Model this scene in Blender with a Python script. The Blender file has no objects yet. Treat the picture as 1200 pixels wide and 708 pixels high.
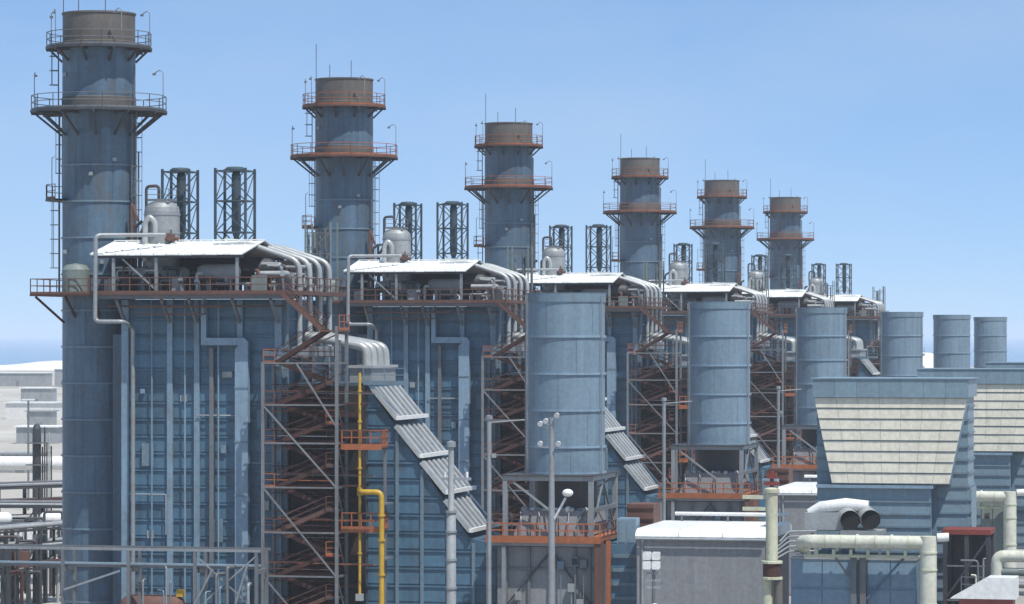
import bpy, math, random
from mathutils import Vector, Matrix
random.seed(7)
scene = bpy.context.scene
COL = scene.collection
R = math.radians
PI = math.pi

# ------------------------------------------------------------------ camera, sky, sun, exposure
cam_d = bpy.data.cameras.new('camera')
cam = bpy.data.objects.new('camera', cam_d); COL.objects.link(cam)
cam.location = (0, 0, 24); cam.rotation_euler = (R(90), 0, 0)
cam_d.sensor_width = 36; cam_d.lens = 4036 / 1200 * 36
cam_d.shift_y = (392 - 354) / 1200
cam_d.clip_start = 1; cam_d.clip_end = 60000
scene.camera = cam

SUN_EL, SUN_DIR = 62, (0.58, -0.81)           # direction to the sun on the ground plane
w = bpy.data.worlds.new('World'); scene.world = w; w.use_nodes = True
nt = w.node_tree; nt.nodes.clear()
sky = nt.nodes.new('ShaderNodeTexSky'); sky.sky_type = 'NISHITA'; sky.sun_disc = False
sky.sun_elevation = R(SUN_EL); sky.sun_rotation = math.atan2(SUN_DIR[0], SUN_DIR[1])
sky.altitude = 0; sky.air_density = 0.36; sky.dust_density = 0.1; sky.ozone_density = 3.0
hs = nt.nodes.new('ShaderNodeHueSaturation'); hs.inputs['Saturation'].default_value = 1.0
mul = nt.nodes.new('ShaderNodeMix'); mul.data_type = 'RGBA'; mul.blend_type = 'MULTIPLY'
mul.inputs[0].default_value = 1.0; mul.inputs[7].default_value = (0.90, 0.97, 1.0, 1)
bg = nt.nodes.new('ShaderNodeBackground'); bg.inputs['Strength'].default_value = 0.15
out = nt.nodes.new('ShaderNodeOutputWorld')
nt.links.new(sky.outputs[0], hs.inputs['Color']); nt.links.new(hs.outputs[0], mul.inputs[6])
even = nt.nodes.new('ShaderNodeMix'); even.data_type = 'RGBA'; even.inputs[0].default_value = 0.55      # thin high veil evens the sky out
even.inputs[7].default_value = (0.305/0.15, 0.52/0.15, 0.84/0.15, 1)
nt.links.new(mul.outputs[2], even.inputs[6]); 
tc = nt.nodes.new('ShaderNodeTexCoord'); cmap = nt.nodes.new('ShaderNodeMapping'); cmap.inputs['Scale'].default_value = (5, 5, 14)
cn_ = nt.nodes.new('ShaderNodeTexNoise'); cn_.inputs['Scale'].default_value = 1.3; cn_.inputs['Detail'].default_value = 6; cn_.inputs['Roughness'].default_value = 0.55
cr_ = nt.nodes.new('ShaderNodeMapRange'); cr_.inputs[1].default_value = 0.38; cr_.inputs[2].default_value = 0.75; cr_.inputs[4].default_value = 0.42
cirrus = nt.nodes.new('ShaderNodeMix'); cirrus.data_type = 'RGBA'; cirrus.inputs[7].default_value = (0.50/0.15, 0.66/0.15, 0.87/0.15, 1)   # faint uneven haze, all round the sky
nt.links.new(tc.outputs['Generated'], cmap.inputs[0]); nt.links.new(cmap.outputs[0], cn_.inputs[0]); nt.links.new(cn_.outputs[0], cr_.inputs[0])
nt.links.new(cr_.outputs[0], cirrus.inputs[0]); nt.links.new(even.outputs[2], cirrus.inputs[6]); nt.links.new(cirrus.outputs[2], bg.inputs[0]); nt.links.new(bg.outputs[0], out.inputs[0])

sun_d = bpy.data.lights.new('sun', 'SUN'); sun_d.energy = 5.0; sun_d.angle = R(0.5); sun_d.color = (1, 0.96, 0.90)
sun = bpy.data.objects.new('sun', sun_d); COL.objects.link(sun)
_h = Vector((SUN_DIR[0], SUN_DIR[1], 0)).normalized() * math.cos(R(SUN_EL))
sun.rotation_euler = Vector((_h.x, _h.y, math.sin(R(SUN_EL)))).to_track_quat('Z', 'Y').to_euler()
scene.view_settings.view_transform = 'Standard'; scene.view_settings.look = 'None'
scene.view_settings.exposure = 0.0; scene.view_settings.gamma = 1
scene.cycles.max_bounces = 6; scene.cycles.volume_bounces = 1
scene.render.film_transparent = False

# ------------------------------------------------------------------ materials
MATS = {}
def mat(name, col, rough=0.55, metal=0.0, var=0.18, streak=0.15, dirt=(0.10, 0.075, 0.055), dirt_amt=0.0, rnd=0.08, scale=0.35, bump=0.0, grain=0.35):
    m = bpy.data.materials.new(name); m.use_nodes = True
    n = m.node_tree.nodes; l = m.node_tree.links
    b = n['Principled BSDF']; b.inputs['Roughness'].default_value = rough; b.inputs['Metallic'].default_value = metal
    geo = n.new('ShaderNodeNewGeometry'); oi = n.new('ShaderNodeObjectInfo')
    add = n.new('ShaderNodeVectorMath'); add.operation = 'MULTIPLY_ADD'
    l.new(oi.outputs['Location'], add.inputs[0]); add.inputs[1].default_value = (0.13, 0.17, 0.0); l.new(geo.outputs['Position'], add.inputs[2])
    n1 = n.new('ShaderNodeTexNoise'); n1.inputs['Scale'].default_value = scale; n1.inputs['Detail'].default_value = 6; n1.inputs['Roughness'].default_value = 0.6
    l.new(add.outputs[0], n1.inputs['Vector'])
    mp = n.new('ShaderNodeMapping'); mp.inputs['Scale'].default_value = (2.2, 2.2, 0.16)
    l.new(add.outputs[0], mp.inputs['Vector'])
    n2 = n.new('ShaderNodeTexNoise'); n2.inputs['Scale'].default_value = 1.0; n2.inputs['Detail'].default_value = 5
    l.new(mp.outputs[0], n2.inputs['Vector'])
    # brightness factor = 1 + var*(n1-.5)*2 + streak*(n2-.5)*2 + rnd*(random-.5)*2
    def ma(op, a, bb):
        q = n.new('ShaderNodeMath'); q.operation = op
        for i, v in enumerate((a, bb)):
            if isinstance(v, (int, float)): q.inputs[i].default_value = v
            else: l.new(v, q.inputs[i])
        return q.outputs[0]
    s = ma('MULTIPLY', ma('SUBTRACT', n1.outputs[0], 0.5), 2 * var)
    s = ma('ADD', s, ma('MULTIPLY', ma('SUBTRACT', n2.outputs[0], 0.5), 2 * streak))
    s = ma('ADD', s, ma('MULTIPLY', ma('SUBTRACT', oi.outputs['Random'], 0.5), 2 * rnd))
    n4 = n.new('ShaderNodeTexNoise'); n4.inputs['Scale'].default_value = 3.2; n4.inputs['Detail'].default_value = 4; n4.inputs['Roughness'].default_value = 0.7
    l.new(add.outputs[0], n4.inputs['Vector'])
    s = ma('ADD', s, ma('MULTIPLY', ma('SUBTRACT', n4.outputs[0], 0.5), 2 * grain))
    s = ma('ADD', s, 1.0)
    vm = n.new('ShaderNodeVectorMath'); vm.operation = 'SCALE'; vm.inputs[0].default_value = col; l.new(s, vm.inputs['Scale'])
    cur = vm.outputs[0]
    if dirt_amt > 0:
        n3 = n.new('ShaderNodeTexNoise'); n3.inputs['Scale'].default_value = 0.9; n3.inputs['Detail'].default_value = 8; n3.inputs['Roughness'].default_value = 0.7
        mp2 = n.new('ShaderNodeMapping'); mp2.inputs['Scale'].default_value = (1.0, 1.0, 0.45); l.new(add.outputs[0], mp2.inputs['Vector']); l.new(mp2.outputs[0], n3.inputs['Vector'])
        mr = n.new('ShaderNodeMapRange'); mr.inputs[1].default_value = 0.5; mr.inputs[2].default_value = 0.68; mr.inputs[4].default_value = dirt_amt
        l.new(n3.outputs[0], mr.inputs[0])
        mx = n.new('ShaderNodeMix'); mx.data_type = 'RGBA'; l.new(mr.outputs[0], mx.inputs[0]); l.new(cur, mx.inputs[6]); mx.inputs[7].default_value = (*dirt, 1)
        cur = mx.outputs[2]
    l.new(cur, b.inputs['Base Color'])
    if bump > 0:
        bp = n.new('ShaderNodeBump'); bp.inputs['Strength'].default_value = bump; bp.inputs['Distance'].default_value = 0.05
        l.new(n1.outputs[0], bp.inputs['Height']); l.new(bp.outputs[0], b.inputs['Normal'])
    MATS[name] = m
    return m
mat('stack_blue', (0.072, 0.122, 0.175), 0.5, 0, 0.35, 0.42, (0.09, 0.085, 0.08), 0.65, 0.16)
mat('bypass_blue', (0.155, 0.225, 0.285), 0.5, 0, 0.16, 0.26, (0.13, 0.15, 0.17), 0.35, 0.07)
mat('casing_blue', (0.058, 0.130, 0.195), 0.5, 0, 0.35, 0.4, (0.07, 0.08, 0.09), 0.5, 0.2)
mat('casing_trim', (0.135, 0.200, 0.250), 0.5, 0, 0.15, 0.2, (0.12, 0.09, 0.07), 0.4)
mat('column_blue', (0.170, 0.255, 0.325), 0.5, 0, 0.2, 0.3, (0.11, 0.085, 0.07), 0.45)
mat('duct_pale', (0.200, 0.290, 0.370), 0.45, 0, 0.12, 0.2, (0.15, 0.14, 0.13), 0.3)
mat('house_blue', (0.165, 0.240, 0.290), 0.5, 0, 0.12, 0.15, (0.14, 0.16, 0.17), 0.3)
mat('cream', (0.600, 0.570, 0.475), 0.6, 0, 0.10, 0.12, (0.35, 0.32, 0.24), 0.25, 0.025)
mat('pipe_cream', (0.560, 0.565, 0.470), 0.5, 0, 0.10, 0.12, (0.28, 0.25, 0.17), 0.4, 0.04)
mat('mast_green', (0.480, 0.490, 0.360), 0.55, 0, 0.12, 0.15, (0.20, 0.12, 0.06), 0.4, 0.04)
mat('white_roof', (0.720, 0.735, 0.720), 0.5, 0, 0.12, 0.08, (0.45, 0.44, 0.40), 0.45, 0.08)
mat('insulation', (0.400, 0.415, 0.410), 0.4, 0.25, 0.22, 0.2, (0.28, 0.26, 0.24), 0.5, 0.1)
mat('frame_grey', (0.185, 0.195, 0.205), 0.55, 0.15, 0.2, 0.2, (0.13, 0.075, 0.05), 0.55)
mat('vessel_grey', (0.30, 0.315, 0.32), 0.5, 0.25, 0.25, 0.25, (0.17, 0.15, 0.13), 0.5, 0.1)
mat('galvanised', (0.270, 0.290, 0.305), 0.5, 0.3, 0.15, 0.12, (0.20, 0.15, 0.11), 0.4)
mat('steel_grey', (0.150, 0.165, 0.180), 0.55, 0.2, 0.2, 0.15, (0.16, 0.09, 0.06), 0.5)
mat('steel_dark', (0.040, 0.046, 0.055), 0.6, 0.1, 0.25, 0.15, (0.12, 0.06, 0.04), 0.5)
mat('lattice_blue', (0.038, 0.062, 0.078), 0.55, 0.1, 0.2, 0.15, (0.10, 0.09, 0.08), 0.3)
mat('weathered', (0.115, 0.105, 0.095), 0.7, 0.1, 0.35, 0.25, (0.09, 0.075, 0.06), 0.6)
mat('rust', (0.115, 0.055, 0.042), 0.75, 0, 0.3, 0.2, (0.10, 0.04, 0.025), 0.6, 0.15)
mat('rust_orange', (0.330, 0.100, 0.035), 0.7, 0, 0.3, 0.2, (0.16, 0.06, 0.03), 0.5, 0.12)
mat('rust_dark', (0.058, 0.020, 0.015), 0.8, 0, 0.35, 0.2, (0.03, 0.02, 0.018), 0.6, 0.15)
mat('shade_backing', (0.012, 0.010, 0.010), 0.8, 0, 0.4, 0.2, (0.10, 0.035, 0.025), 0.5, 0.2)  # near-black colour standing in for the shade inside the stair tower
mat('red_paint', (0.250, 0.055, 0.045), 0.5, 0, 0.2, 0.1, (0.1, 0.03, 0.03), 0.3)
mat('dark_red', (0.19, 0.035, 0.025), 0.7, 0, 0.25, 0.1, (0.08, 0.02, 0.02), 0.4)
mat('yellow_paint', (0.500, 0.310, 0.030), 0.45, 0, 0.25, 0.3, (0.25, 0.13, 0.03), 0.35, 0.03)
mat('grey_cladding', (0.225, 0.230, 0.240), 0.6, 0, 0.10, 0.16, (0.19, 0.18, 0.17), 0.5, 0.05)
mat('grey_pale', (0.270, 0.290, 0.300), 0.6, 0, 0.15, 0.2, (0.2, 0.19, 0.17), 0.4)
mat('panel_blue', (0.165, 0.255, 0.340), 0.45, 0, 0.1, 0.12, (0.12, 0.2, 0.3), 0.3, 0.05)
mat('grey_green', (0.170, 0.205, 0.195), 0.6, 0, 0.15, 0.2, (0.15, 0.16, 0.14), 0.3)
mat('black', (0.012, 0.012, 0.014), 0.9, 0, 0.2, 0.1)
mat('lamp_white', (0.720, 0.720, 0.700), 0.4, 0, 0.05, 0.05)
mat('concrete', (0.300, 0.290, 0.270), 0.85, 0, 0.15, 0.05, (0.25, 0.23, 0.2), 0.4, 0.05, 0.08)
mat('building_white', (0.66, 0.65, 0.62), 0.8, 0, 0.1, 0.1, (0.4, 0.37, 0.33), 0.3)

def ground_mat():
    m = bpy.data.materials.new('sand'); m.use_nodes = True; n = m.node_tree.nodes; l = m.node_tree.links
    b = n['Principled BSDF']; b.inputs['Roughness'].default_value = 0.95
    g = n.new('ShaderNodeNewGeometry')
    a = n.new('ShaderNodeTexNoise'); a.inputs['Scale'].default_value = 0.012; a.inputs['Detail'].default_value = 9; a.inputs['Roughness'].default_value = 0.62
    c = n.new('ShaderNodeTexNoise'); c.inputs['Scale'].default_value = 0.6; c.inputs['Detail'].default_value = 6
    l.new(g.outputs['Position'], a.inputs[0]); l.new(g.outputs['Position'], c.inputs[0])
    r = n.new('ShaderNodeValToRGB'); e = r.color_ramp.elements
    e[0].position = 0.3; e[0].color = (0.33, 0.30, 0.255, 1); e[1].position = 0.68; e[1].color = (0.60, 0.57, 0.51, 1)
    l.new(a.outputs[0], r.inputs[0])
    x = n.new('ShaderNodeMix'); x.data_type = 'RGBA'; x.blend_type = 'MULTIPLY'; x.inputs[0].default_value = 0.35
    l.new(r.outputs[0], x.inputs[6]); l.new(c.outputs[1], x.inputs[7]); l.new(x.outputs[2], b.inputs['Base Color'])
    return m
MATS['sand'] = ground_mat()
def sea_mat():
    m = bpy.data.materials.new('sea_water'); m.use_nodes = True; n = m.node_tree.nodes; l = m.node_tree.links
    b = n['Principled BSDF']; b.inputs['Base Color'].default_value = (0.11, 0.24, 0.40, 1); b.inputs['Roughness'].default_value = 0.25
    g = n.new('ShaderNodeNewGeometry'); a = n.new('ShaderNodeTexNoise'); a.inputs['Scale'].default_value = 0.08; a.inputs['Detail'].default_value = 5
    bp = n.new('ShaderNodeBump'); bp.inputs['Strength'].default_value = 0.12; bp.inputs['Distance'].default_value = 1
    l.new(g.outputs['Position'], a.inputs[0]); l.new(a.outputs[0], bp.inputs['Height']); l.new(bp.outputs[0], b.inputs['Normal'])
    return m
MATS['sea_water'] = sea_mat()

# ------------------------------------------------------------------ plant frame and mesh helpers
TH = 0.224                                        # the row of units runs this far right of straight ahead
BASE = Vector((-31.66, 264.0, 0))                 # foot of the nearest exhaust stack
ROT = Matrix.Rotation(-TH, 4, 'Z')                # plant x: towards the turbines, plant y: along the row
def world(x, y, z=0): return BASE + ROT @ Vector((x, y, z))

class MB:
    def __init__(s): s.v = []; s.f = []; s.s = []
    def poly(s, verts, faces, smooth=False):
        o = len(s.v); s.v += [tuple(p) for p in verts]
        for f in faces: s.f.append(tuple(o + i for i in f)); s.s.append(smooth)
        return s
    def box(s, x0, x1, y0, y1, z0, z1):
        if x0 > x1: x0, x1 = x1, x0
        if y0 > y1: y0, y1 = y1, y0
        if z0 > z1: z0, z1 = z1, z0
        return s.poly([(x0,y0,z0),(x1,y0,z0),(x1,y1,z0),(x0,y1,z0),(x0,y0,z1),(x1,y0,z1),(x1,y1,z1),(x0,y1,z1)],
               [(0,3,2,1),(4,5,6,7),(0,1,5,4),(1,2,6,5),(2,3,7,6),(3,0,4,7)])
    def bar(s, p, q, a=0.1, b=None):
        p = Vector(p); q = Vector(q); b = a if b is None else b; d = (q - p).normalized()
        up = Vector((0, 0, 1)) if abs(d.z) < 0.9 else Vector((0, 1, 0))
        x = d.cross(up).normalized() * a / 2; y = x.normalized().cross(d).normalized() * b / 2
        vs = [p - x - y, p + x - y, p + x + y, p - x + y, q - x - y, q + x - y, q + x + y, q - x + y]
        return s.poly(vs, [(0,3,2,1),(4,5,6,7),(0,1,5,4),(1,2,6,5),(2,3,7,6),(3,0,4,7)])
    def tube(s, pts, r, n=10, bend=0.0, caps=True):
        pts = [Vector(p) for p in pts]
        if bend > 0:
            q = [pts[0]]
            for i in range(1, len(pts) - 1):
                a, b, c = pts[i-1], pts[i], pts[i+1]
                da = (a - b).normalized(); dc = (c - b).normalized()
                bb = min(bend, (a - b).length * .45, (c - b).length * .45)
                A = b + da * bb; C = b + dc * bb
                for k in range(6):
                    t = k / 5; q.append((1-t)**2 * A + 2*t*(1-t) * b + t*t * C)
            q.append(pts[-1]); pts = q
        rings = []; prev = None
        for i, p in enumerate(pts):
            d = ((pts[min(i+1, len(pts)-1)] - pts[max(i-1, 0)])).normalized()
            if prev is None: x = d.orthogonal().normalized()
            else: x = (prev - d * prev.dot(d)).normalized()
            prev = x; y = d.cross(x)
            rr = r[i] if isinstance(r, (list, tuple)) else r
            rings.append([p + (x * math.cos(2*PI*k/n) + y * math.sin(2*PI*k/n)) * rr for k in range(n)])
        vs = [v for g in rings for v in g]; fs = []
        for i in range(len(rings) - 1):
            for k in range(n): fs.append((i*n+k, i*n+(k+1)%n, (i+1)*n+(k+1)%n, (i+1)*n+k))
        s.poly(vs, fs, True)
        if caps: s.poly(rings[0], [tuple(range(n))[::-1]]); s.poly(rings[-1], [tuple(range(n))])
        return s
    def lathe(s, prof, cx=0, cy=0, n=40, a0=0.0, a1=2*PI, smooth=True):
        full = abs(a1 - a0 - 2*PI) < 1e-6; m = n if full else n + 1
        for i in range(len(prof) - 1):
            (r0, z0), (r1, z1) = prof[i], prof[i+1]; vs = []; fs = []
            for r, z in ((r0, z0), (r1, z1)):
                for k in range(m):
                    t = a0 + (a1 - a0) * k / n; vs.append((cx + r*math.cos(t), cy + r*math.sin(t), z))
            for k in range(n): fs.append((k, (k+1) % m, m + (k+1) % m, m + k))
            s.poly(vs, fs, smooth)
        return s
    def prism(s, outline, y0, y1):      # outline in (x, z), counter-clockwise seen from -y
        n = len(outline); vs = [(x, y0, z) for x, z in outline] + [(x, y1, z) for x, z in outline]
        return s.poly(vs, [tuple(range(n)), tuple(range(2*n-1, n-1, -1))] + [((k+1) % n, k, n+k, n+(k+1) % n) for k in range(n)])
    def sphere(s, c, r, n=12, sz=1.0):
        prof = [(max(1e-4, r*math.cos(t)), c[2] + sz*r*math.sin(t)) for t in [(-.5 + k/8) * PI for k in range(9)]]
        return s.lathe(prof, c[0], c[1], n)
    def rail(s, pts, h=1.1, t=0.06, step=1.5):
        for a, b in zip(pts[:-1], pts[1:]):
            a = Vector(a); b = Vector(b); L = (b - a).length; k = max(1, round(L / step))
            for i in range(k + 1):
                p = a.lerp(b, i / k); s.bar(p, p + Vector((0, 0, h)), t)
            for hh in (h, h * 0.55): s.bar(a + Vector((0,0,hh)), b + Vector((0,0,hh)), t)
            s.bar(a + Vector((0,0,.09)), b + Vector((0,0,.09)), .03, .18)
        return s
    def mesh(s, name, m, off=(0, 0, 0)):
        me = bpy.data.meshes.new(name)
        me.from_pydata([(x-off[0], y-off[1], z-off[2]) for x, y, z in s.v], [], s.f)
        me.polygons.foreach_set('use_smooth', s.s); me.materials.append(MATS[m]); me.update()
        return me
    def part(s, name, m, parent, kind=None):
        return part(name, s.mesh(name, m, parent['_o'] if '_o' in parent else ORG[parent.name]), parent, (0, 0, 0), kind)

ORG = {}; THINGS = {}
def part(name, me, parent, loc=(0, 0, 0), kind=None):
    o = bpy.data.objects.new(name, me); COL.objects.link(o); o.parent = parent; o.location = loc
    ORG[o.name] = ORG[parent.name]
    if kind: o['kind'] = kind
    return o
def put(name, me, parent, x, y, z):     # shared mesh centred on its own origin, at plant coordinates
    g = ORG[parent.name]; return part(name, me, parent, (x-g[0], y-g[1], z-g[2]))
def thing(name, label, cat, org, group=None):
    o = bpy.data.objects.new(name, None); COL.objects.link(o); o.empty_display_size = 0.5
    o.location = world(*org); o.rotation_euler = (0, 0, -TH)
    o['label'] = label; o['category'] = cat
    if group: o['group'] = group
    ORG[o.name] = org
    return o
CH = {}
VARY = ('deck_pipe', 'cabinet', 'insulation_pad', 'junction_box', 'drain_line', 'wall_fitting', 'vent_pipe', 'conduit', 'red_valve', 'guard_rail', 'sensor_box')
vr = random.Random(21)
def copy_tree(o, parent=None):
    c = o.copy(); COL.objects.link(c); c.parent = parent
    for ch in CH.get(o.name, ()):
        if ch.name.startswith(VARY):
            if vr.random() < .3: continue
            d = copy_tree(ch, c)
            if ch.name.startswith(('deck_pipe', 'wall_fitting', 'vent_pipe')): d.location.x += vr.uniform(-.5, .5)
        else: copy_tree(ch, c)
    return c

# ------------------------------------------------------------------ the setting
def structure(name, mb, m):
    o = bpy.data.objects.new(name, mb.mesh(name, m)); COL.objects.link(o); o['kind'] = 'structure'; return o
structure('ground', MB().poly([(-6000,-300,0),(9000,-300,0),(9000,2500,0),(6000,2620,0),(1500,2480,0),(200,2560,0),(-260,2500,0),(-600,2540,0),(-2500,2450,0),(-6000,2600,0)], [tuple(range(10))]), 'sand')
structure('sea', MB().poly([(-30000,-400,-1.2),(30000,-400,-1.2),(30000,40000,-1.2),(-30000,40000,-1.2)], [(0,1,2,3)]), 'sea_water')
pv = [world(-18, -40, .004), world(85, -40, .004), world(85, 400, .004), world(-18, 400, .004)]
structure('plant_pavement', MB().poly(pv, [(0,1,2,3)]), 'concrete')

UNITS = []          # (root object, label template, units it appears in)
def unit_thing(name, label, cat, org, group, units=range(6)):
    o = thing(name, label, cat, org, group); UNITS.append((o, label, list(units))); return o

# ------------------------------------------------------------------ exhaust stack
st = unit_thing('exhaust_stack', 'tall blue-grey exhaust stack with two ringed platforms, {o} from the left', 'stack', (0, 0, 0), 'exhaust stacks in a receding row')
RS = 2.79
course = MB().lathe([(RS, 0), (RS, 2.77)], n=8, a0=R(.25), a1=R(59.75)).mesh('shell_plate', 'stack_blue')
ring = MB().lathe([(RS, -.07), (RS+.1, -.07), (RS+.1, .07), (RS, .07)], n=48, smooth=False).mesh('stiffener_ring', 'casing_trim')
MB().lathe([(RS-.05, .1), (RS-.05, 46)], n=48).part('liner', 'stack_blue', st)
MB().lathe([(RS, 0), (RS, .9)], n=48).part('foot_course', 'stack_blue', st)
for k in range(16):
    for j in range(6): put('shell_plate', course, st, 0, 0, .9 + 2.77*k).rotation_euler = (0, 0, R(60*j + 30*(k % 2) + 11*k))
    if k < 14: put('stiffener_ring', ring, st, 0, 0, .9 + 2.77*k)
MB().lathe([(RS, 45.22), (RS, 46.1)], n=48).part('neck_course', 'stack_blue', st)
MB().lathe([(RS-.02, 46.1), (RS+.06, 46.12), (RS+.06, 46.35), (RS-.02, 46.4), (RS-.02, 48.45), (RS+.05, 48.47), (RS+.05, 48.6), (RS-.2, 48.6), (RS-.2, 44)], n=48).part('top_section', 'weathered', st)
MB().lathe([(RS+.004, 41.2), (RS+.05, 41.25), (RS+.05, 42.1), (RS+.004, 42.15)], n=48).part('weathered_band', 'weathered', st)
NG = 16
def round_platform(z, r, m, rm, nbr, lamp_angles, lamp_h):
    d = MB().lathe([(RS+.05, z-.12), (r, z-.12), (r, z), (RS+.05, z)], n=NG, smooth=False)
    d.lathe([(r, z-.16), (r+.05, z-.16), (r+.05, z+.04), (r, z+.04)], n=NG, smooth=False)
    p = d.part('platform', m, st)
    g = MB(); pts = [((r-.05)*math.cos(2*PI*k/NG), (r-.05)*math.sin(2*PI*k/NG), z) for k in range(NG+1)]
    g.rail(pts, 1.15, .055, 1.4); g.part('railing', rm, p)
    for k in range(nbr):
        t = 2*PI*(k+.5)/nbr; c, s_ = math.cos(t), math.sin(t)
        b = MB(); b.bar((c*(r-.3), s_*(r-.3), z-.2), (c*RS, s_*RS, z-1.9 if r > 4.5 else z-1.1), .16)
        b.bar((c*RS, s_*RS, z-.2), (c*r, s_*r, z-.2), .14, .2); b.part('bracket', 'steel_dark', p)
    for a in lamp_angles:
        c, s_ = math.cos(a)*(r-.05), math.sin(a)*(r-.05)
        l = MB().tube([(c, s_, z), (c, s_, z+lamp_h), (c*.97-.12, s_, z+lamp_h+.18), (c*.92-.3, s_, z+lamp_h-.05)], .035, 6)
        l.box(c*.92-.42, c*.92-.2, s_-.1, s_+.1, z+lamp_h-.2, z+lamp_h-.05); l.part('lamp_pole', 'steel_grey', p)
    return p
round_platform(45.95, 4.02, 'steel_dark', 'steel_grey', 10, (PI*.98, PI*1.75, .1, PI*1.3), 2.6)
round_platform(41.1, 5.18, 'steel_dark', 'steel_grey', 12, (PI*1.02, .02, PI*.5), 2.9)
p = MB().lathe([(RS+.05, 34.2), (4.1, 34.2), (4.1, 34.32), (RS+.05, 34.32)], n=6, a0=R(150), a1=R(235), smooth=False).part('side_platform', 'steel_dark', st)
MB().rail([(4.05*math.cos(R(a)), 4.05*math.sin(R(a)), 34.32) for a in (150, 171, 192, 213, 235)], 1.1, .055).part('railing', 'rust', p)
MB().tube([(-4.0, .5, 34.3), (-4.0, .5, 37.6), (-3.8, .5, 37.7)], .035, 6).part('lamp_pole', 'steel_grey', p)
def ladder(x, y, z0, z1, nx, ny, m, parent):
    g = MB()
    for s_ in (-.25, .25): g.bar((x - ny*s_, y + nx*s_, z0), (x - ny*s_, y + nx*s_, z1), .06)
    for s_ in (-.36, .36): g.bar((x - ny*s_ + nx*.5, y + nx*s_ + ny*.5, z0+2), (x - ny*s_ + nx*.5, y + nx*s_ + ny*.5, z1), .04)
    z = z0 + .3
    while z < z1: g.bar((x - ny*.25, y + nx*.25, z), (x + ny*.25, y - nx*.25, z), .04); z += .45
    z = z0 + 2
    while z < z1:
        pts = [(x - ny*.4*math.cos(t) + nx*(.05+.65*math.sin(t)), y + nx*.4*math.cos(t) + ny*(.05+.65*math.sin(t)), z) for t in (0, PI*.25, PI*.5, PI*.75, PI)]
        for a, b in zip(pts[:-1], pts[1:]): g.bar(a, b, .03, .06)
        z += 1.1
    return g.part('caged_ladder', m, parent)
ladder(-3.0, -.6, 27.1, 34.2, -.98, -.2, 'steel_grey', st)
ladder(-3.0, .4, 34.4, 41.0, -.98, .1, 'steel_grey', st)
ladder(-2.95, -.9, 41.1, 45.9, -.95, -.3, 'steel_grey', st)
g = MB()
for a, z0, z1 in ((R(-8), 27, 44.5), (R(-14), 27, 40), (R(12), 27, 38), (R(195), 27, 41)):
    g.tube([((RS+.25)*math.cos(a), (RS+.25)*math.sin(a), z0), ((RS+.25)*math.cos(a), (RS+.25)*math.sin(a), z1)], .07, 6)
g.part('conduits', 'steel_grey', st)
for a, h_ in ((R(200), 3.4), (R(255), 1.2), (R(300), 1.6)):
    MB().tube([(2.7*math.cos(a), 2.7*math.sin(a), 47.5), (2.7*math.cos(a), 2.7*math.sin(a), 48.6+h_)], .035, 6).part('lightning_rod', 'steel_dark', st)
ladder(3.05, -.7, 27.1, 41.0, .97, -.25, 'steel_grey', st)
g = MB()
for x, y, z, in ((.4, -RS-.12, 36.2), (2.0, -2.05, 37.3), (-2.0, -2.05, 43.8), (-1.9, -2.2, 30.3), (1.2, -2.65, 29.5)):
    q = MB().box(x-.14, x+.14, y-.14, y+.1, z-.14, z+.14); q.part('sensor_box', 'vessel_grey', st)

# ------------------------------------------------------------------ boiler house
bo = unit_thing('boiler_house', 'blue panelled boiler with railed deck under white canopy, {o} from the left', 'boiler', (10, 0, 0), 'boilers standing in a receding row')
MB().box(3.9, 16.4, -5.85, 5.85, 0, 26.6).part('casing', 'casing_blue', bo)
cols = [(4.25, .55), (7.75, .42), (9.85, .42), (13.2, .42), (16.15, .5)]
colm = {}
for x, wd in cols:
    q = MB().box(-wd/2, wd/2, -6.18, -5.855, 0, 26.55)
    me = q.mesh('column', 'column_blue'); put('column', me, bo, x, 0, 0)
rows = [1.25*k + .25 for k in range(21)]
for (xa, wa), (xb, wb) in zip(cols[:-1], cols[1:]):
    x0 = xa + wa/2 + .03; x1 = xb - wb/2 - .03; W = x1 - x0
    pm = MB().box(0, W, -5.91, -5.86, .04, 1.02).mesh('casing_panel', 'casing_blue')
    rm = MB().box(0, W, -6.0, -5.86, 1.06, 1.18).mesh('stiffener', 'casing_blue')
    for z in rows:
        put('casing_panel', pm, bo, x0, 0, z); put('stiffener', rm, bo, x0, 0, z)
rm = MB().box(16.4, 16.6, -5.6, 5.6, 1.05, 1.23).mesh('stiffener', 'casing_blue')
for z in rows: put('stiffener', rm, bo, 0, 0, z)
for y in (-5.6, -2, 2, 5.6): MB().box(16.4, 16.75, y-.2, y+.2, 0, 26.5).part('column', 'casing_trim', bo)
# outlet duct joining the stack
MB().box(1.9, 3.9, -2.2, 2.2, 2, 24).part('outlet_duct', 'stack_blue', bo)
# deck
dk = MB().box(2.3, 17.9, -8.4, 6.6, 26.92, 27.05).part('deck', 'rust', bo)
q = MB()
for z0, y in ((26.62, -8.3), (26.62, -7.0), (26.62, -6.3)): q.box(2.35, 17.85, y-.09, y+.09, z0, 26.895)
for x in [2.5 + 1.9*k for k in range(9)]: q.box(x-.08, x+.08, -8.4, -5.9, 26.66, 26.895)
q.part('deck_beams', 'steel_dark', dk)
dk2 = MB().box(-4.0, 2.29, -4.3, 4.3, 26.9, 27.05).part('stack_deck', 'rust_dark', bo)
MB().rail([(2.25, -8.35, 27.05), (17.85, -8.35, 27.05)], 1.15, .07).part('railing', 'rust', dk)
MB().rail([(17.85, -8.35, 27.05), (17.85, 6.5, 27.05)], 1.15, .07).part('railing', 'rust', dk)
MB().rail([(2.3, -4.3, 27.05), (2.3, -8.35, 27.05)], 1.15, .07).part('railing', 'rust', dk)
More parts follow.
